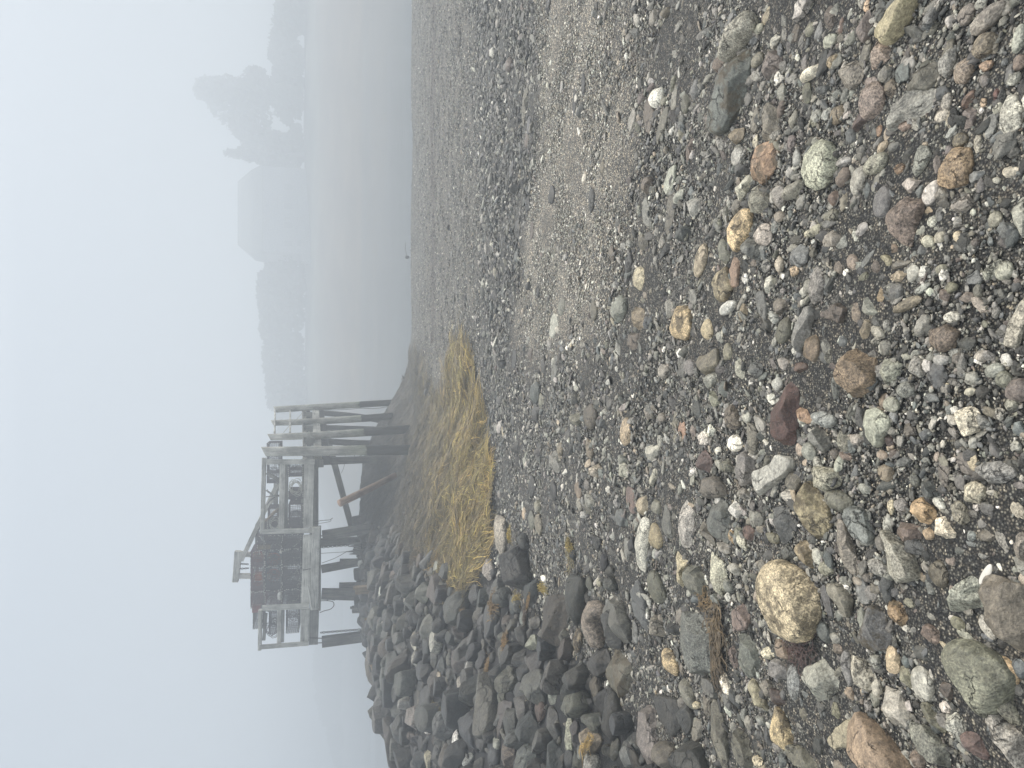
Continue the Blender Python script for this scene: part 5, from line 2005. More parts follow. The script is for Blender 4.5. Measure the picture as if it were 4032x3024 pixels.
# the four tall round piles of the end face, with slanted tops, and the dark inner row
def pile(name, zt, zb, Yt, wt, wbp, mat, low=.6, cut=(0, 0, 0), Yb=None, bend=0):
    Yb = Yb or Yt
    top = W(zt, Yt); bot = W(zb, Yb)
    k = Yt / F / 2.765
    d = (bot - top); bot = bot + d / np.linalg.norm(d) * low
    pts = [bot + (top - bot) * u + np.array([math.sin(u * 3.14) * bend, 0, 0]) for u in np.linspace(0, 1, 8)]
    rad = [(wbp + (wt - wbp) * u) * k / 2 for u in np.linspace(0, 1, 8)]
    return part(name, pole_vf(pts, rad, 16, cut), mat, wharf, smooth=True)
pile('pile', Z1(520, 772), Z1(2190, 752), 20.0, 98, 112, MAT_PILE, cut=(.5, .2, 0))
pile('pile', Z1(580, 612), Z1(1950, 530), 21.5, 68, 92, MAT_PILE, cut=(.5, .2, 0), bend=-.03)
pile('pile', Z1(615, 458), Z1(1850, 385), 23.0, 60, 84, MAT_PILE, cut=(.5, .2, 0), bend=-.03)
pile('pile', Z1(645, 312), Z1(1930, 236), 24.4, 66, 68, MAT_PILE, cut=(.5, .2, 0))
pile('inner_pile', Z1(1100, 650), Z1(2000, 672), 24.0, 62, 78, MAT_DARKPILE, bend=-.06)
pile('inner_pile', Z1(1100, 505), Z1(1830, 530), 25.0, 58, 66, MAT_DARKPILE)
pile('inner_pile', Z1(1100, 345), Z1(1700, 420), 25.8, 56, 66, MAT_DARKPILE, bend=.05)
# end face rails and stacked beams between the piles
def eb(name, X0, Y0, y0, X1, Y1, y1, w, d, mat):
    part(name, beam_vf(W(Z1(X0, Y0), y0), W(Z1(X1, Y1), y1), w, d), mat, wharf)
eb('end_rail', 640, 580, 21.7, 645, 330, 24.5, .17, .05, MAT_DECK)
eb('end_rail', 808, 590, 21.7, 810, 330, 24.5, .20, .05, MAT_DECK)
eb('end_rail', 955, 800, 20.15, 945, 330, 24.5, .14, .05, MAT_OLD)
eb('end_rail', 968, 845, 20.15, 962, 330, 24.5, .05, .12, MAT_DECK)
eb('end_beam', 1112, 850, 20.3, 1085, 330, 24.6, .27, .22, MAT_DECK)
eb('end_beam', 1020, 850, 20.8, 1005, 330, 24.9, .30, .12, MAT_DARKPILE)  # near-black beam added behind the blocks to stand for the dark gap
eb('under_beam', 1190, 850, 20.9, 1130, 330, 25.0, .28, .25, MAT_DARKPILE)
for X, Y, yy in ((1020, 805, 20.25), (1030, 660, 21.3), (1015, 520, 22.6), (1005, 375, 24.0)):
    part('end_block', beam_vf(W(Z1(X - 44, Y), yy), W(Z1(X + 44, Y), yy), .22, .20), MAT_OLD, wharf)
part('end_block', beam_vf(W(Z1(1122, 852), 20.2), W(Z1(1122, 936), 20.2), .25, .26), MAT_POST, wharf)
# posts under the deck
def post(p, q, wpx, Y, mat=MAT_POST, low=.8, w2=None, z=Z2, d=None):
    a = W(z(*p), Y); b = W(z(*q), Y); dd = b - a; b = b + dd / np.linalg.norm(dd) * low
    k = Y / F / 2.765
    part('post', beam_vf(a, b, wpx * k, d or wpx * k * .9, None if w2 is None else w2 * k), mat, wharf)
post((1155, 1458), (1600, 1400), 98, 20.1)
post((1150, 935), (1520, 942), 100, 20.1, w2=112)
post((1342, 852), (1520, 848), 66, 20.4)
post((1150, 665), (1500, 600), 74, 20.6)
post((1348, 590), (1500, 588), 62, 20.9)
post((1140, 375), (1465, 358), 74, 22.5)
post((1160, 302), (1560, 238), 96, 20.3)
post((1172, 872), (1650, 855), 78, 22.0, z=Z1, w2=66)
part('diagonal_brace', join(beam_vf(W(Z1(1130, 350), 25.5), W(Z1(1290, 900), 24.2), .22, .16), beam_vf(W(Z1(1290, 900), 24.2), W(Z1(1480, 1600), 22.8), .20, .16, .18)), MAT_POST, wharf)
for (p, q, Y) in (((1010, 1415), (1200, 1420), 20.0), ((1095, 300), (1160, 305), 20.1), ((1100, 1470), (1160, 1468), 20.1)):
    part('bolt_rod', tube([W(Z2(*p), Y), W(Z2(*q), Y)], .014), MAT_CHAIN, wharf)

# hoist frame on top: a timber portal with a sloping board and a chain
hoist = empty('hoist_frame', (0, 0, 0)); hoist.parent = wharf
HY = 21.0
def hb(name, z, p, q, wpx, d, Y=HY, mat=MAT_DECK):
    a = W(z(*p), Y); b = W(z(*q), Y); k = Y / F / 2.765
    return part(name, beam_vf(a, b, wpx * k, d), mat, hoist)
hb('cap_beam', Z2, (240, 468), (212, 800), 58, .20)
hb('cap_beam', Z2, (275, 470), (240, 748), 26, .12, Y=HY - .05)
hb('upright', Z2, (270, 500), (600, 520), 46, .16)
hb('upright', Z2, (222, 740), (600, 742), 46, .16)
part('stay_board', beam_vf(W(Z2(275, 575), HY - .12), W(Z1(668, 1125), HY - .12), .12, .05), MAT_DECK, hoist)

# ------------------------------------------------------------------ lobster traps
def trap_arrays(size, origin, cell=.05, seed=0, fine=False):
    """box of welded wire: bars along every face"""
    rng = np.random.default_rng(seed)
    L, D, H = size
    o = np.array(origin)
    bars = []
    t = .0038
    def bar(p, q): bars.append((o + p, o + q))
    q = lambda t_: t_ / max(1, round(t_ / cell))
    for z in np.arange(0, H + .001, q(H)):
        for y in (0, D): bar((0, y, z), (L, y, z))
        for x in (0, L): bar((x, 0, z), (x, D, z))
    for x in np.arange(0, L + .001, q(L)):
        for y in (0, D): bar((x, y, 0), (x, y, H))
        for z in (0, H): bar((x, 0, z), (x, D, z))
    for y in np.arange(0, D + .001, q(D)):
        for x in (0, L): bar((x, y, 0), (x, y, H))
        for z in (0, H): bar((0, y, z), (L, y, z))
    V, Fc = [], []
    for p, q in bars:
        p = np.array(p); q = np.array(q); d = q - p; a = int(np.argmax(np.abs(d)))
        ii = [i for i in range(3) if i != a]
        b = len(V)
        for e in (p, q):
            for sx, sy in ((-1, -1), (1, -1), (1, 1), (-1, 1)):
                w = e.copy(); w[ii[0]] += sx * t; w[ii[1]] += sy * t; V.append(w)
        Fc += [(b, b + 1, b + 5, b + 4), (b + 1, b + 2, b + 6, b + 5), (b + 2, b + 3, b + 7, b + 6), (b + 3, b, b + 4, b + 7)]
    return V, Fc

def ring(c, r, thick, axis, sides=10):
    pts = []
    for i in range(sides + 1):
        a = 2 * math.pi * i / sides
        v = {'y': (math.cos(a), 0, math.sin(a)), 'x': (0, math.cos(a), math.sin(a))}[axis]
        pts.append(np.array(c) + r * np.array(v))
    return tube(pts, thick, 5)

TRAPGROUP = 'wire lobster traps stacked on the wharf'
def make_trap(x0, x1, z0, z1, y0, depth, label, wire=MAT_WIRE, seed=0, net=None, clips=True):
    r = random.Random(seed)
    x0, x1 = min(x0, x1), max(x0, x1); z0, z1 = min(z0, z1), max(z0, z1)
    L, H = max(.1, x1 - x0), max(.1, z1 - z0)
    root = empty('lobster_trap', (x0, y0, z0))
    tag(root, label, 'lobster trap', TRAPGROUP)
    V, Fc = trap_arrays((L, depth, H), (0, 0, 0), seed=seed)
    mesh_obj('wire_cage', V, Fc, wire, root, smooth=False)
    # wooden runners and a bait bag; the head is a cone of netting
    part('runner', beam_vf((0, .03, .015), (L, .03, .015), .03, .03), MAT_OLD, root); part('runner', beam_vf((0, depth - .03, .015), (L, depth - .03, .015), .03, .03), MAT_OLD, root)
    pts = []
    rad = np.linspace(.42, .16, 4) * H
    parts = []
    cx = L * r.uniform(.35, .65)
    for k in range(4):
        parts.append(ring((cx, .06 + k * .10, H * .5), rad[k], .006, 'y'))
    for i in range(10):
        a = 2 * math.pi * i / 10
        parts.append(tube([np.array((cx + math.cos(a) * rad[0], .06, H * .5 + math.sin(a) * rad[0])), np.array((cx + math.cos(a) * rad[3], .36, H * .5 + math.sin(a) * rad[3]))], .006, 4))
    part('net_head', join(*parts), net or MAT_WIRE, root)
    parts = []
    for j in range(3):
        p = [np.array((L * r.uniform(.05, .95), depth * r.uniform(.05, .9), H * r.uniform(.05, .2)))]
        for k in range(6):
            p.append(p[-1] + np.array((r.uniform(-.16, .16), r.uniform(-.1, .1), r.uniform(-.04, .09))))
        p = [np.clip(q, (.02, .02, .02), (L - .02, depth - .02, H - .02)) for q in p]
        parts.append(tube(p, .008, 4))
    part('tie_line', join(*parts), MAT_ROPE if r.random() < .45 else MAT_WIRE, root)
    # inner parlour wall
    parts = []
    for k in np.arange(.05, H, .05): parts.append(tube([np.array((L * .5, .02, k)), np.array((L * .5, depth - .02, k))], .004, 3))
    for k in np.arange(.05, depth, .05): parts.append(tube([np.array((L * .5, k, .02)), np.array((L * .5, k, H - .02))], .004, 3))
    part('inner_wall', join(*parts), wire, root)
    if clips:
        parts = []
        m = int(L / .05)
        for i in range(m):
            if r.random() < .55: continue
            for zz in (0, H):
                c = np.array((L * (i + .5) / m, -.008, zz))
                parts.append(beam_vf(c - (.016, 0, 0), c + (.016, 0, 0), .013, .009, bev=.001))
        for i in range(int(H / .05)):
            for xx in (0, L):
                if r.random() < .5: continue
                c = np.array((xx, -.008, .03 + i * .05))
                parts.append(beam_vf(c - (0, 0, .016), c + (0, 0, .016), .013, .009, bev=.001))
        if parts: part('clip_row', join(*parts), MAT_WHITE, root)
    return root

def tx(z, Yp): return float(W(z(900, Yp), YF + .4)[0])
def tz(X): return float(W(Z2(X, 600), YF + .4)[2])
z_lv = [tz(930), tz(718), tz(530), tz(372)]
cols_x = [tx(Z2, 1062), tx(Z2, 885), tx(Z2, 622), tx(Z2, 448), tx(Z2, 284)]
rown = ['bottom', 'middle', 'top']
coln = ['leftmost', 'second', 'third', 'rightmost']
# picture words: the wharf deck runs up and down the picture
where = ['lowest in the picture', 'second from below', 'second from above', 'uppermost in the picture']
for ci in range(4):
    for ri in range(3):
        z1 = z_lv[ri + 1] - .012
        if ci == 3 and ri == 2: z1 = z_lv[2] + (z_lv[3] - z_lv[2]) * .5
        red = (ri == 2 and ci in (0, 1, 2)) or (ci == 0 and ri == 1)
        net = MAT_ORANGE if (ri, ci) in ((1, 1), (2, 1), (1, 2), (2, 2)) else None
        lab = f"dark wire lobster trap, {rown[ri]} row of the middle bay stack, {where[ci]}"
        if net: lab = f"lobster trap with orange netting, {rown[ri]} row of the middle stack, {where[ci]}"
        elif red: lab = f"reddish wire lobster trap, {rown[ri]} row of the middle stack, {where[ci]}"
        make_trap(cols_x[ci] + .012, cols_x[ci + 1] - .012, z_lv[ri] + .008, z1, YF + .42, .95, lab, MAT_REDWIRE if red else MAT_WIRE, 40 + ci * 5 + ri, net)
# a second rank behind the first
for ci, (a, b) in enumerate([(cols_x[0], cols_x[0] + .95), (cols_x[0] + .98, cols_x[0] + 1.93), (cols_x[0] + 1.96, cols_x[4])]):
    for ri in range(3):
        make_trap(a + .01, b - .01, z_lv[ri] + .02, z_lv[ri + 1] - .02, YF + 1.5, 1.0,
                  f"dark lobster trap half seen through the front stack, {rown[ri]} row, {['lower', 'central', 'upper'][ci]} of the back rank", MAT_WIRE, 80 + ci * 5 + ri, None, clips=False)
# the tall pile's tail running behind the left bay
make_trap(tx(Z2, 1345), tx(Z2, 1075), z_lv[2] + .10, z_lv[3] - .02, YF + .9, .9, 'lobster trap jutting into the sky above the lowest railing bay', MAT_WIRE, 120, None)
make_trap(tx(Z2, 1455), tx(Z2, 1130), tz(665), tz(548), YF + 1.2, .9, 'lobster trap with coiled tangle behind the top of the lowest railing bay', MAT_WIRE, 121, MAT_WIRE)
make_trap(tx(Z2, 1462), tx(Z2, 1120), tz(888), tz(742), YF + 1.2, .9, 'see-through lobster trap behind the lower half of the lowest railing bay', MAT_WIRE, 122, None)
# behind the right bay railing
zr = [float(W(Z1(948, 1200), YF + .7)[2]), float(W(Z1(790, 1200), YF + .7)[2])]
def tx1(Yp): return float(W(Z1(900, Yp), YF + .7)[0])
for k, (a, b, lab) in enumerate([(1596, 1345, 'lobster trap behind the upper railing bay, next to the middle stack'),
                                 (1285, 1205, 'narrow lobster trap seen beside the rope coil in the upper railing bay'),
                                 (1040, 905, 'lobster trap behind the upper railing bay, closest to the round piles')]):
    make_trap(tx1(a), tx1(b), zr[0], zr[1], YF + .7, .95, lab, MAT_WIRE, 130 + k, None)
zt = [float(W(Z1(700, 900), YF + 1.8)[2]), float(W(Z1(555, 900), YF + 1.8)[2])]
xx = [float(W(Z1(600, q), YF + 1.8)[0]) for q in (1112, 900, 680)]
make_trap(xx[0], xx[1] - .02, zt[0], zt[1], YF + 1.8, .9, 'upper lobster trap seen between two rails of the upper bay against the sky', MAT_WIRE, 140, None)
make_trap(xx[1], xx[2], zt[0], zt[1], YF + 1.8, .9, 'lobster trap partly hidden behind the nearest round pile', MAT_WIRE, 141, None)
make_trap(float(W(Z1(600, 1650), YF + .8)[0]), float(W(Z1(600, 1395), YF + .8)[0]), float(W(Z1(680, 1500), YF + .8)[2]), float(W(Z1(565, 1500), YF + .8)[2]), YF + .8, .8,
          'lobster trap with loose white rope at the corner of the upper railing bay', MAT_WIRE, 142, None)

# floats, red crate remains, ropes, coils
def sphere_part(name, c, r, sq, mat, parent=None, bandm=None):
    v, f = ICO[3]
    return mesh_obj(name, v * np.array([r, r, r]) * np.array(sq) + np.array((0, 0, 0)), f, mat, parent)
fl = empty('fishing_float', W(Z2(697, 958), YF + .32)); tag(fl, 'white egg-shaped float with dark bands hanging on the middle trap stack', 'float')
sphere_part('float_body', None, .092, (1.25, .9, .75), MAT_WHITE, fl)
part('float_band', join(*[tube([np.array((dx, math.cos(a) * .086 * (1 - abs(dx) * 2), math.sin(a) * .072 * (1 - abs(dx) * 2))) for a in np.linspace(0, 6.283, 13)], .005, 4) for dx in (-.03, .01, .04)]), MAT_WIRE, fl)
f2 = empty('fishing_float', W(Z2(705, 480), YF + .34)); tag(f2, 'small round white float on the upper part of the middle trap stack', 'float')
sphere_part('float_body', None, .036, (1.1, 1, .9), MAT_WHITE, f2)
part('float_cord', tube([np.array((0, 0, 0)), np.array((.02, -.02, -.10)), np.array((.05, 0, -.2))], .006, 4), MAT_ROPE, f2)

def rope(name, z, pts, Y, r, label, cat='rope', mat=MAT_ROPE):
    P = [W(z(*p), Y) for p in pts]
    # smooth
    Q = []
    for i in range(len(P) - 1):
        p0 = P[max(0, i - 1)]; p1 = P[i]; p2 = P[i + 1]; p3 = P[min(len(P) - 1, i + 2)]
        for t in np.linspace(0, 1, 5, endpoint=False):
            Q.append(.5 * (2 * p1 + (p2 - p0) * t + (2 * p0 - 5 * p1 + 4 * p2 - p3) * t * t + (3 * p1 - p0 - 3 * p2 + p3) * t ** 3))
    Q.append(P[-1])
    o = part(name, tube(Q, r, 6), mat)
    tag(o, label, cat)
    return o
rope('rope', Z1, [(1012, 548), (1022, 570), (1030, 600), (1055, 620), (1080, 640)], 21.25, .018, 'white rope end knotted round the second round pile')
rope('rope', Z1, [(1028, 258), (1000, 278), (960, 325), (900, 395), (800, 490), (735, 565)], 21.3, .008, 'thin line slanting across the end railing between the piles')
rope('rope', Z2, [(1132, 1140), (1180, 1120), (1250, 1100), (1285, 1060), (1270, 1020), (1200, 1010), (1135, 1012)], 20.0, .011, 'dark looped rope hanging below the deck beam by the lowest bay', mat=MAT_CHAIN)
rope('rope', Z2, [(1200, 1012), (1240, 990), (1262, 998), (1298, 1004)], 19.99, .012, 'short knotted rope tail beside the squared post', mat=MAT_CHAIN)
rope('rope', Z2, [(1000, 850), (1012, 890), (1020, 940), (1030, 1000), (1036, 1060), (1046, 1102)], 19.6, .022, 'white cord hanging across the middle skirt boards', mat=MAT_WHITE)
rope('rope', Z2, [(945, 678), (975, 674), (1030, 660)], 19.93, .010, 'short dark line over the joint of the middle skirt boards', mat=MAT_WIRE)
rope('rope', Z2, [(1425, 475), (1300, 545), (1155, 600)], 20.6, .008, 'slack line slanting down under the deck to a splintered stump', mat=MAT_CHAIN)
rope('rope', Z2, [(1138, 495), (1250, 488), (1420, 478)], 20.7, .007, 'upper slack line running from the deck to the splintered stump', mat=MAT_CHAIN)
rope('rope', Z1, [(1070, 1535), (1150, 1520), (1240, 1512), (1255, 1503), (1272, 1492)], 20.2, .009, 'frayed line dangling from the upper bay deck', mat=MAT_CHAIN)
rope('rope', Z1, [(1072, 1550), (1150, 1548), (1240, 1530), (1255, 1510)], 20.25, .007, 'second frayed line dangling just below the other', mat=MAT_CHAIN)
rope('rope', Z1, [(1180, 318), (1400, 312), (1580, 298), (1740, 300), (1900, 275)], 24.2, .010, 'twisted line hanging beside the farthest round pile', mat=MAT_CHAIN)
rope('rope', Z1, [(1080, 660), (1300, 670), (1500, 690), (1700, 705)], 21.6, .010, 'line hanging between the two nearest round piles', mat=MAT_CHAIN)
rope('rope', Z1, [(1170, 802), (1350, 800), (1490, 805), (1520, 830), (1580, 815), (1560, 800), (1480, 800)], 20.6, .011, 'dark line looping beside the nearest round pile', mat=MAT_CHAIN)
rope('rope', Z1, [(1408, 810), (1405, 880), (1390, 950), (1365, 1005)], 23.0, .007, 'thin curved line behind the diagonal brace', mat=MAT_CHAIN)
# coils
def coil(z, X, Y, Yd, r, label, n=7, mat=MAT_ROPE, axis=.3):
    c = W(z(X, Y), Yd); rr = random.Random(int(X + Y)); P = []
    for i in range(n * 14):
        a = i / 14 * 2 * math.pi
        R = r * (1 - .35 * (i / (n * 14))) * (1 + .22 * math.sin(a * 2.3) + .12 * math.sin(a * .37))
        P.append(c + np.array((math.cos(a) * R, rr.uniform(-.01, .01) - .03 * math.sin(i * .9), math.sin(a) * R * .85 - .1 * r * math.sin(a * .31))))
    o = part('rope_coil', tube(P, .008, 5), mat); tag(o, label, 'rope')
coil(Z1, 868, 1158, YF + .5, .20, 'pale coil of rope hanging in the upper railing bay')
coil(Z1, 640, 1560, YF + .5, .17, 'loose white coil of rope in the corner of the upper railing bay', n=4)
coil(Z2, 610, 1320, YF + 1.1, .20, 'dark tangled coil behind the mid rail of the lowest railing bay', n=8, mat=MAT_WIRE)
# red basket and orange bits on the stack
for (X, Y, w, h, m, lab) in ((440, 1105, .16, .20, MAT_RED, 'red plastic basket on the trap stack by the lowest railing post'),
                             (462, 748, .20, .16, MAT_ORANGE, 'orange netting heap in the top row of the trap stack'),
                             (525, 430, .10, .30, MAT_DRIFT, 'tan wooden crate end in the upper part of the trap stack')):
    c = W(Z2(X, Y), YF + .38)
    P = []
    for i in range(7):
        zz = -h / 2 + h * i / 6
        P.append(beam_vf(c + (-w / 2, 0, zz), c + (w / 2, 0, zz), h / 13, .012, bev=.001))
    for i in range(6):
        x_ = -w / 2 + w * i / 5
        P.append(beam_vf(c + (x_, .006, -h / 2), c + (x_, .006, h / 2), w / 14, .012, bev=.001))
    for sx in (-w / 2, w / 2):
        for i in range(7):
            zz = -h / 2 + h * i / 6
            P.append(beam_vf(c + (sx, .01, zz), c + (sx, .25, zz), h / 13, .01, bev=.001))
    o = part('basket', join(*P), m); tag(o, lab, 'basket')

# chains
def chain(z, p, q, Y, label, link=.075, mat=MAT_CHAIN):
    a = W(z(*p), Y); b = W(z(*q), Y)
    ax, s, t, L = frame_of(a, b)
    n = max(3, int(L / (link * .74)))
    P = []
    for i in range(n):
        c = a + ax * L * (i + .5) / n
        u = s if i % 2 else t * .95 + s * .3
        pts = []
        for k in range(11):
            g = 2 * math.pi * k / 10
            pts.append(c + ax * math.cos(g) * link * .55 + u * math.sin(g) * link * .30)
        P.append(tube(pts, .0095, 4))
    o = part('chain', join(*P), mat); tag(o, label, 'chain')
chain(Z2, (1140, 1358), (1592, 1322), 20.0, 'rusty chain hanging to the rocks beside the lowest squared post')
chain(Z2, (1140, 430), (1445, 405), 20.6, 'rusty chain hanging from the deck beam to the rocks by the thin post')
chain(Z2, (262, 608), (352, 612), HY - .1, 'chain strand hanging from the hoist frame, the upper of two', link=.06)
chain(Z2, (256, 662), (356, 656), HY - .1, 'chain strand hanging from the hoist frame, the lower of two', link=.06)

# sticks lying behind the rails
def branch(z, segs, Y, label):
    P = [pole_vf([W(z(*p), Y) for p in s[0]], list(np.linspace(s[1], s[2], len(s[0]))), 7) for s in segs]
    o = part('driftwood_branch', join(*P), MAT_DRIFT if 'pale' in label else MAT_OLD, smooth=True); tag(o, label, 'branch')
branch(Z1, [([(550, 1000), (620, 1040), (690, 1085)], .045, .07)], YF + .6, 'thick stick leaning between the top and mid rail near the round piles')
branch(Z1, [([(690, 1250), (620, 1252), (585, 1215), (545, 1190)], .03, .018), ([(620, 1252), (545, 1262)], .02, .014), ([(600, 1225), (565, 1212), (562, 1180)], .014, .008)], YF + .6, 'forked bare branch standing between the two upper bay rails')
branch(Z1, [([(640, 1262), (590, 1300), (550, 1350)], .03, .015)], YF + .65, 'thin bent stick beside the forked bare branch')
branch(Z1, [([(690, 1395), (630, 1435), (585, 1480), (540, 1530)], .055, .03)], YF + .55, 'pale curved driftwood stick near the rope coil in the corner')
part_o = part('crossed_board', beam_vf(W(Z1(690, 1110), YF + 2.2), W(Z1(560, 1375), YF + 2.2), .18, .04), MAT_DECK); tag(part_o, 'pale board slanting behind the forked branch', 'board')
part_o = part('crossed_board', beam_vf(W(Z1(655, 1110), YF + 1.7), W(Z1(650, 1370), YF + 1.7), .13, .05), MAT_OLD); tag(part_o, 'dark board lying level behind the upper bay rails', 'board')

# leaning red log in the weed, stumps and driftwood on the bank
lp = [W(Z1(1350, 1330), 16.8), W(Z1(1550, 1235), 17.2), W(Z1(1740, 1140), 17.6), W(Z1(1950, 1030), 18.0)]
o = part('leaning_log', pole_vf(lp, [.085, .085, .08, .075], 14, cut=(.2, 0, .1)), MAT_LOG, smooth=True); tag(o, 'reddish broken log leaning out of the rockweed under the wharf', 'log')
def stump(px, py, Y, w, h, d, label, mat=MAT_DRIFT, lean=0.0, name='wood_stump'):
    c = at(px, py, Y)
    o = part(name, join(beam_vf(c + (0, 0, -h / 2 - .15), c + (lean, 0, h / 2), w, d, w * .9), beam_vf(c + (w * .3, 0, 0), c + (w * .3 + lean, 0, h / 2 + .05), w * .3, d * .5)), mat); tag(o, label, 'stump')
def B1(a, b): return 1360 + a / 3.607, 2100 + b / 3.607
def B2(a, b): return 1360 + a / 3.576, 2560 + b / 3.576
h_, _k = hit(*B1(420, 790)); stump(*B1(245, 800), float(h_[0][1]) - .2, .18, .35, .2, 'weathered wooden post stub rising from the upper bank below a wharf post')
stump(*B1(130, 1080), 20.2, .17, .14, .2, 'small squared wood block on the skyline between two wharf posts', MAT_OLD)
stump(*B1(375, 1235), 17.5, .13, .26, .15, 'splintered brown timber end with a white chip high on the bank')
h_, _k = hit(*B2(480, 390))
stump(*B2(480, 380), float(h_[0][1]) - .3, .15, .22, .3, 'tan wooden block beside the tilted skyline slab', MAT_DRIFT)
P0 = at(*B2(345, 110), 14.6); P1 = at(*B2(440, 330), 14.2)
o = part('driftwood_branch', pole_vf([P0, (P0 + P1) / 2 + (0, 0, -.02), P1], [.09, .075, .085], 9), MAT_DRIFT, smooth=True); tag(o, 'thick pale driftwood piece leaning under the tilted skyline slab', 'branch')
P0 = W(Z2(1440, 500), 20.8); P1 = W(Z2(1500, 440), 20.8)
parts = [pole_vf([P1 + (i * .07 - .15, 0, -.2), P1 + (i * .075 - .16, 0, .12 + .12 * math.sin(i * 2.2))], [.05, .012], 6) for i in range(5)]
o = part('splintered_stump', join(*parts), MAT_OLD); tag(o, 'jagged splintered stump at the foot of the thin wharf posts', 'stump')

# shells
def shell(px, py, L, W_, an, label):
    h, ok = hit(px, py); m = np.linalg.norm(h[0] - EYE) / F
    v, f = ICO[3]; v = v.copy()
    v = v * np.array([L * m / 2, W_ * m, W_ * m * .45]); v[:, 2] += .25 * W_ * m * (v[:, 0] / (L * m / 2)) ** 2
    A = math.radians(an); c, s = math.cos(A), math.sin(A)
    v = np.stack([v[:, 0] * c - v[:, 1] * s, v[:, 0] * s + v[:, 1] * c, v[:, 2]], -1)
    o = mesh_obj('sea_shell', v, f, MAT_SHELL); o.location = h[0] + (0, 0, W_ * m * .5); tag(o, label, 'shell')
shell(3200 + 1390 / 2.0132, 2200 + 122 / 2.0132, 84, 14, 150, 'white curved shell fragment beside the big brown-grey boulder')
shell(3200 + 895 / 2.0132, 2200 + 635 / 2.0132, 34, 6, 150, 'tiny white shell sliver near the creased ochre stone')
shell(3200 + 1060 / 1.994, 1400 + 470 / 1.994, 34, 6, 150, 'small lilac-white mussel shell beside the cream granite lump')
shell(2400 + 1375 / 1.994, 600 + 975 / 1.994, 20, 11, 40, 'small bright white shell near the white striped pebble')

# ------------------------------------------------------------------ the far shore
SHORE = np.array([(-200, 160), (-120, 158), (-62, 150), (-50, 146), (-38, 130), (-22, 98), (-12, 76), (-4, 68), (8, 65), (24, 63), (45, 60), (110, 55), (220, 50)], float)
def shore_y(x): return np.interp(x, SHORE[:, 0], SHORE[:, 1])
def far_h(x, y):
    d = (y - shore_y(x))
    g = np.interp(d, [-12, 0, 4, 14, 24, 42, 70, 120], [-1.6, -1.1, -.55, 1.6, 3.3, 5.6, 6.6, 7.0])
    left = smooth(-14, -40, x)
    gl = np.interp(d, [-12, 0, 3, 30, 120], [-1.6, -1.1, -.4, 1.2, 2.5])
    h = g * (1 - left) + gl * left
    # tidal mud flat in front of the right-hand shore, just breaking the surface
    flat = WATER_Z - .3 + .03 * wob(x, y, .5) - .35 * smooth(-26, -33, d) - .5 * smooth(-2, -14, x)
    h = np.where(d < 0, np.maximum(h, np.where(d < -1, flat, h)), h)
    return h + .25 * wob(x, y, .12) * smooth(2, 20, d)
def build_far():
    xs = np.arange(-200, 221, 1.6); ds = np.r_[np.arange(-34, 40, 1.0), np.arange(40, 112, 4)]
    X, Dd = np.meshgrid(xs, ds); Y = shore_y(X) + Dd; Z = far_h(X, Y)
    i = np.arange(X.size).reshape(X.shape)
    f = np.stack([i[:-1, :-1], i[:-1, 1:], i[1:, 1:], i[1:, :-1]], -1).reshape(-1, 4)
    d = Dd.ravel(); x = X.ravel(); y = Y.ravel()
    mud = np.array([.075, .075, .066]); grass = np.array([.105, .083, .055]); green = np.array([.09, .10, .07])
    a = smooth(.5, 3.5, d)[:, None]; b = smooth(20, 30, d + 3 * wob(x, y, .1))[:, None]
    c = mud * (1 - a) + grass * a * (1 - b) + green * a * b
    c = c * (1 + .25 * wob(x, y, .35)[:, None])
    left = smooth(-14, -40, x)[:, None]
    c = c * (1 - left) + np.array([.14, .14, .13]) * left
    o = mesh_obj('far_shore', np.stack([X, Y, Z], -1).reshape(-1, 3), f, MAT_LEAF, attrs={'tint': np.c_[c, np.ones(len(c))]})
    tag(o, kind='structure')
build_far()

def leaf_cloud(rng, n, centers, radii, size):
    """leaf clumps spread through ellipsoids"""
    k = rng.integers(0, len(centers), n)
    u = rng.normal(size=(n, 3)); u /= np.linalg.norm(u, axis=1, keepdims=True)
    r = rng.uniform(.25, 1.0, n) ** .5
    p = np.array(centers)[k] + u * r[:, None] * np.array(radii)[k]
    a = rng.normal(size=(n, 3)); a /= np.linalg.norm(a, axis=1, keepdims=True)
    b = np.cross(a, rng.normal(size=(n, 3))); b /= np.linalg.norm(b, axis=1, keepdims=True)
    s = size * rng.uniform(.5, 1.2, n)[:, None]
    V = np.stack([p - a * s, p + b * s * .7, p + a * s, p - b * s * .7], 1).reshape(-1, 3)
    Fc = np.arange(n * 4).reshape(n, 4)
    t = np.array([.07, .085, .055])[None] * rng.uniform(.5, 1.6, n)[:, None]
    return V, Fc, np.repeat(np.c_[t, np.ones(n)], 4, 0)

def far_tree(px0, py0, Y, parts, label, base_px, name='tree', n=900, size=.45, group=None):
    rng = np.random.default_rng(int(px0 + py0))
    k = Y / F
    cs, rs = [], []
    for (px, py, rh, rw) in parts:
        cs.append(at(px, py, Y)); rs.append((rw * k, rw * k * .9, rh * k))
    b = at(base_px, py0, Y)
    gz = float(far_h(b[0], Y))
    base = np.array((b[0], Y, gz - .2))
    root = empty(name, base); tag(root, label, 'tree', group)
    V, Fc, T = leaf_cloud(rng, n, cs, rs, size)
    mesh_obj('crown', V - base, Fc, MAT_LEAF, root, attrs={'tint': T})
    top = np.array(cs[0])
    P = [pole_vf([base - base, (top - base) * .5, (top - base) * .95], [.32, .2, .06], 9)]
    for c in cs[1:]:
        P.append(pole_vf([(top - base) * .35, (np.array(c) - base) * .9], [.14, .04], 6))
    part('trunk', join(*P), MAT_OLD, root, smooth=True)

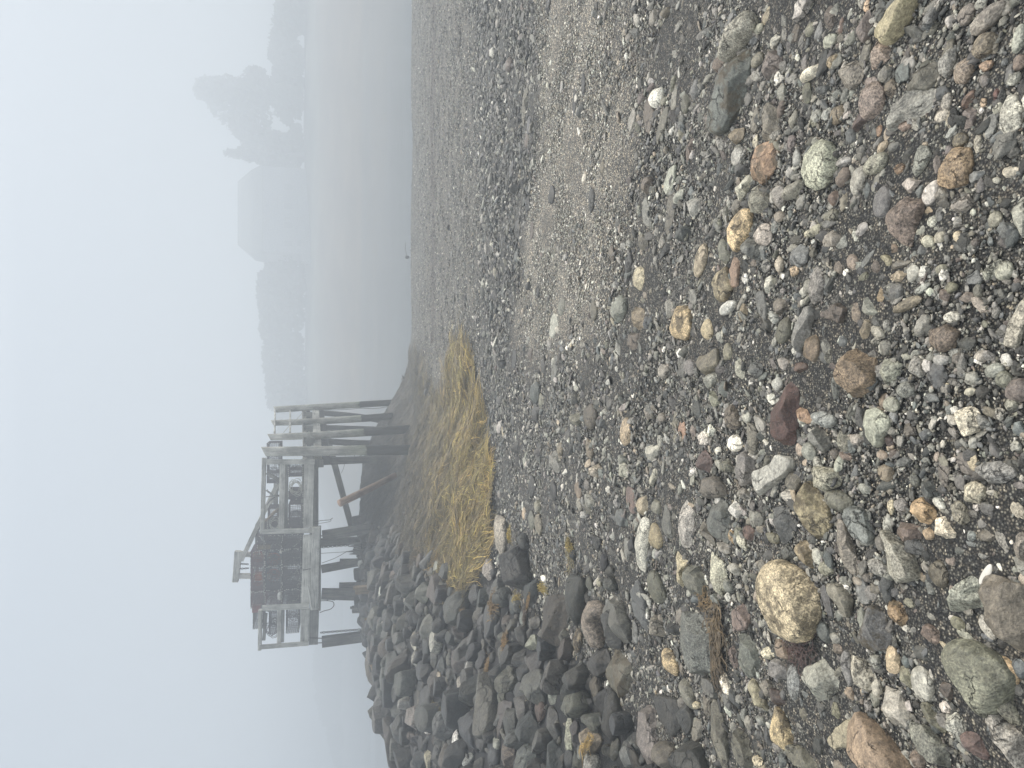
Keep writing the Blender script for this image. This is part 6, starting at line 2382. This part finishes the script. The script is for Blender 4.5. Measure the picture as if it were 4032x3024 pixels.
far_tree(900, 410, 104, [(840, 355, 70, 50), (920, 400, 95, 95), (985, 450, 80, 125), (1010, 350, 60, 80), (960, 490, 50, 60)], 'tallest hazy tree on the far shore with a wide ragged crown', 1150, n=3600, size=.5)
far_tree(960, 605, 104, [(940, 606, 50, 14), (985, 604, 50, 28), (1030, 600, 50, 50), (1065, 590, 50, 80)], 'small hazy pointed tree between the tall tree and the house', 1150, n=1600)
far_tree(1060, 200, 106, [(1085, 215, 25, 30), (1100, 190, 40, 80), (1120, 120, 50, 90)], 'low hazy tree at the top end of the far treeline', 1160, n=1400)
far_tree(1050, 1120, 110, [(1040, 1150, 26, 90), (1052, 1250, 28, 110), (1068, 1080, 28, 60)], 'hazy rounded tree just below the far house', 1160, n=2200)
far_tree(1060, 1420, 112, [(1062, 1400, 28, 90), (1075, 1520, 26, 90)], 'hazy low tree near the far shore point behind the piles', 1160, n=1400)

def build_wood():
    rng = np.random.default_rng(9)
    cs, rs = [], []
    for x in np.arange(-14, 78, 2.6):
        Y = shore_y(x) + rng.uniform(38, 48)
        py = 1512 - x / Y * F
        top = np.interp(py, [-200, 0, 250, 480, 640, 1000, 1150, 1500, 1750], [1095, 1085, 1075, 1060, 1075, 1070, 1055, 1072, 1090])
        zt_ = float(at(top, py, Y)[2]); z0 = float(far_h(x, Y))
        for j in range(3):
            cs.append((x + rng.uniform(-1, 1), Y + rng.uniform(-1, 3), z0 + (zt_ - z0) * (.25 + .27 * j))); rs.append((2.2, 2.2, (zt_ - z0) * .22))
    V, Fc, T = leaf_cloud(rng, 20000, cs, rs, .55)
    o = mesh_obj('far_wood', V, Fc, MAT_LEAF, attrs={'tint': T}); tag(o, 'dim line of trees and scrub along the far shore in fog', 'wood', kind='stuff')
    cs, rs = [], []
    for x in np.arange(-105, -42, 1.8):
        Y = shore_y(x) + rng.uniform(6, 16)
        py = 1512 - x / Y * F
        top = np.interp(py, [2200, 2400, 2650, 2800, 2900, 3100], [1265, 1240, 1228, 1262, 1305, 1330])
        zt_ = float(at(top, py, Y)[2]); z0 = -.6
        for j in range(3):
            cs.append((x + rng.uniform(-1, 1), Y + rng.uniform(-1, 3), z0 + (zt_ - z0) * (.15 + .3 * j))); rs.append((2.4, 2.0, max(.5, (zt_ - z0) * .24)))
    V, Fc, T = leaf_cloud(rng, 14000, cs, rs, .6)
    o = mesh_obj('far_point_wood', V, Fc, MAT_LEAF, attrs={'tint': T}); tag(o, 'faint scrubby trees on the far point behind the rock bank', 'wood', kind='stuff')
build_wood()

def build_house():
    Y = 101.0; k = Y / F
    def p(px, py, dy=0): return at(px, py, Y) + (0, dy, 0)
    root = empty('house', p(1180, 840)); base = np.array(root.location)
    tag(root, 'large fog-dimmed house with a long ridged roof above the far shore', 'house')
    zg = float(far_h(base[0], Y)) - .5
    x0 = p(1035, 997)[0]; x1 = p(1035, 645)[0]; ze = p(1035, 840)[2]; zr_ = p(920, 840)[2]
    xr0 = p(920, 942)[0]; xr1 = p(920, 682)[0]; zm = p(985, 990)[2]; D = 8.0
    wall = plain('house_wall', (.30, .31, .33), .8); roof = plain('house_roof', (.17, .185, .175), .9); glass = plain('window_glass', (.2, .21, .225), .4); trim = plain('house_trim', (.34, .345, .35), .6)  # greys set near the fog tone: part of the haze is in these colours
    def boxy(xa_, xb_, ya, yb, za, zb, name, mat, parent):
        v = [(x, y, z) for z in (za, zb) for y in (ya, yb) for x in (xa_, xb_)]
        f = [(0, 2, 3, 1), (4, 5, 7, 6), (0, 1, 5, 4), (2, 6, 7, 3), (0, 4, 6, 2), (1, 3, 7, 5)]
        return mesh_obj(name, np.array(v) - base, f, mat, parent, smooth=False)
    boxy(x0 + .2, x1 - .2, Y + .3, Y + D - .3, zg, ze, 'wall', wall, root)
    # roof: eaves, a steep lower slope and the ridge
    e = [(x0, Y, ze), (x1, Y, ze), (x1, Y + D, ze), (x0, Y + D, ze)]
    m_ = [(x0 + .05, Y + 1.2, zm), (x1 - .6, Y + 1.2, zm), (x1 - .6, Y + D - 1.2, zm), (x0 + .05, Y + D - 1.2, zm)]
    r_ = [(xr0, Y + D / 2, zr_), (xr1, Y + D / 2, zr_)]
    v = np.array(e + m_ + r_) - base
    f = [(0, 1, 5, 4), (1, 2, 6, 5), (2, 3, 7, 6), (3, 0, 4, 7), (4, 5, 9, 8), (6, 7, 8, 9), (5, 6, 9), (7, 4, 8), (3, 2, 1, 0)]
    mesh_obj('roof', v, f, roof, root, smooth=False)
    for i, (wx, wz) in enumerate([(x0 + 1.5, zg + 2.6), (x0 + 4.0, zg + 2.6), (x0 + 6.6, zg + 2.6), (x0 + 9.2, zg + 2.6), (x0 + 1.6, zg + .9)]):
        w = boxy(wx - .5, wx + .5, Y + .18, Y + .28, wz, wz + 1.3, 'window', trim, root)
        boxy(wx - .4, wx + .4, Y + .15, Y + .175, wz + .1, wz + 1.2, 'pane', glass, w)
    boxy(x0 - 1.2, x0 + 3.2, Y - 1.6, Y + .1, zg, zg + 1.5, 'porch', trim, root)
build_house()

# small dark mooring buoy in the channel
bp_ = at(1602, 1013, 30.0); bp_[2] = WATER_Z
d_ = ray(1603, 1013); t_ = (WATER_Z + .1 - 1.5) / d_[2]; c_ = EYE + d_ * t_
root = empty('mooring_buoy', c_); tag(root, 'tiny dark buoy floating just beyond the beach edge', 'buoy')
v, f = ICO[2]; mesh_obj('buoy_body', v * np.array([.06, .06, .08]), f, MAT_CHAIN, root)
part('buoy_stick', tube([np.array((0, 0, 0)), np.array((.28, 0, .06)), np.array((.52, 0, .05))], .012, 5), MAT_CHAIN, root)

# ------------------------------------------------------------------ fog
def build_haze():
    m = bpy.data.materials.new('sea_fog'); m.use_nodes = True
    nt = m.node_tree
    for n_ in list(nt.nodes): nt.nodes.remove(n_)
    out = nt.nodes.new('ShaderNodeOutputMaterial'); pv = nt.nodes.new('ShaderNodeVolumePrincipled')
    pv.inputs['Color'].default_value = (.725, .775, .825, 1)
    pv.inputs['Density'].default_value = HAZE_DENSITY
    pv.inputs['Anisotropy'].default_value = .25
    nt.links.new(pv.outputs[0], out.inputs['Volume'])
    x0, x1, y0, y1, z0, z1 = -260, 260, -8, 250, -4.5, 24
    v = [(x, y, z) for z in (z0, z1) for y in (y0, y1) for x in (x0, x1)]
    f_ = [(0, 2, 3, 1), (4, 5, 7, 6), (0, 1, 5, 4), (2, 6, 7, 3), (0, 4, 6, 2), (1, 3, 7, 5)]
    o = mesh_obj('haze', v, f_, m, smooth=False)
    o.display_type = 'WIRE'
    tag(o, 'even sea fog over the whole beach and channel', 'fog', kind='stuff')
build_haze()
print('objects', len(bpy.data.objects))
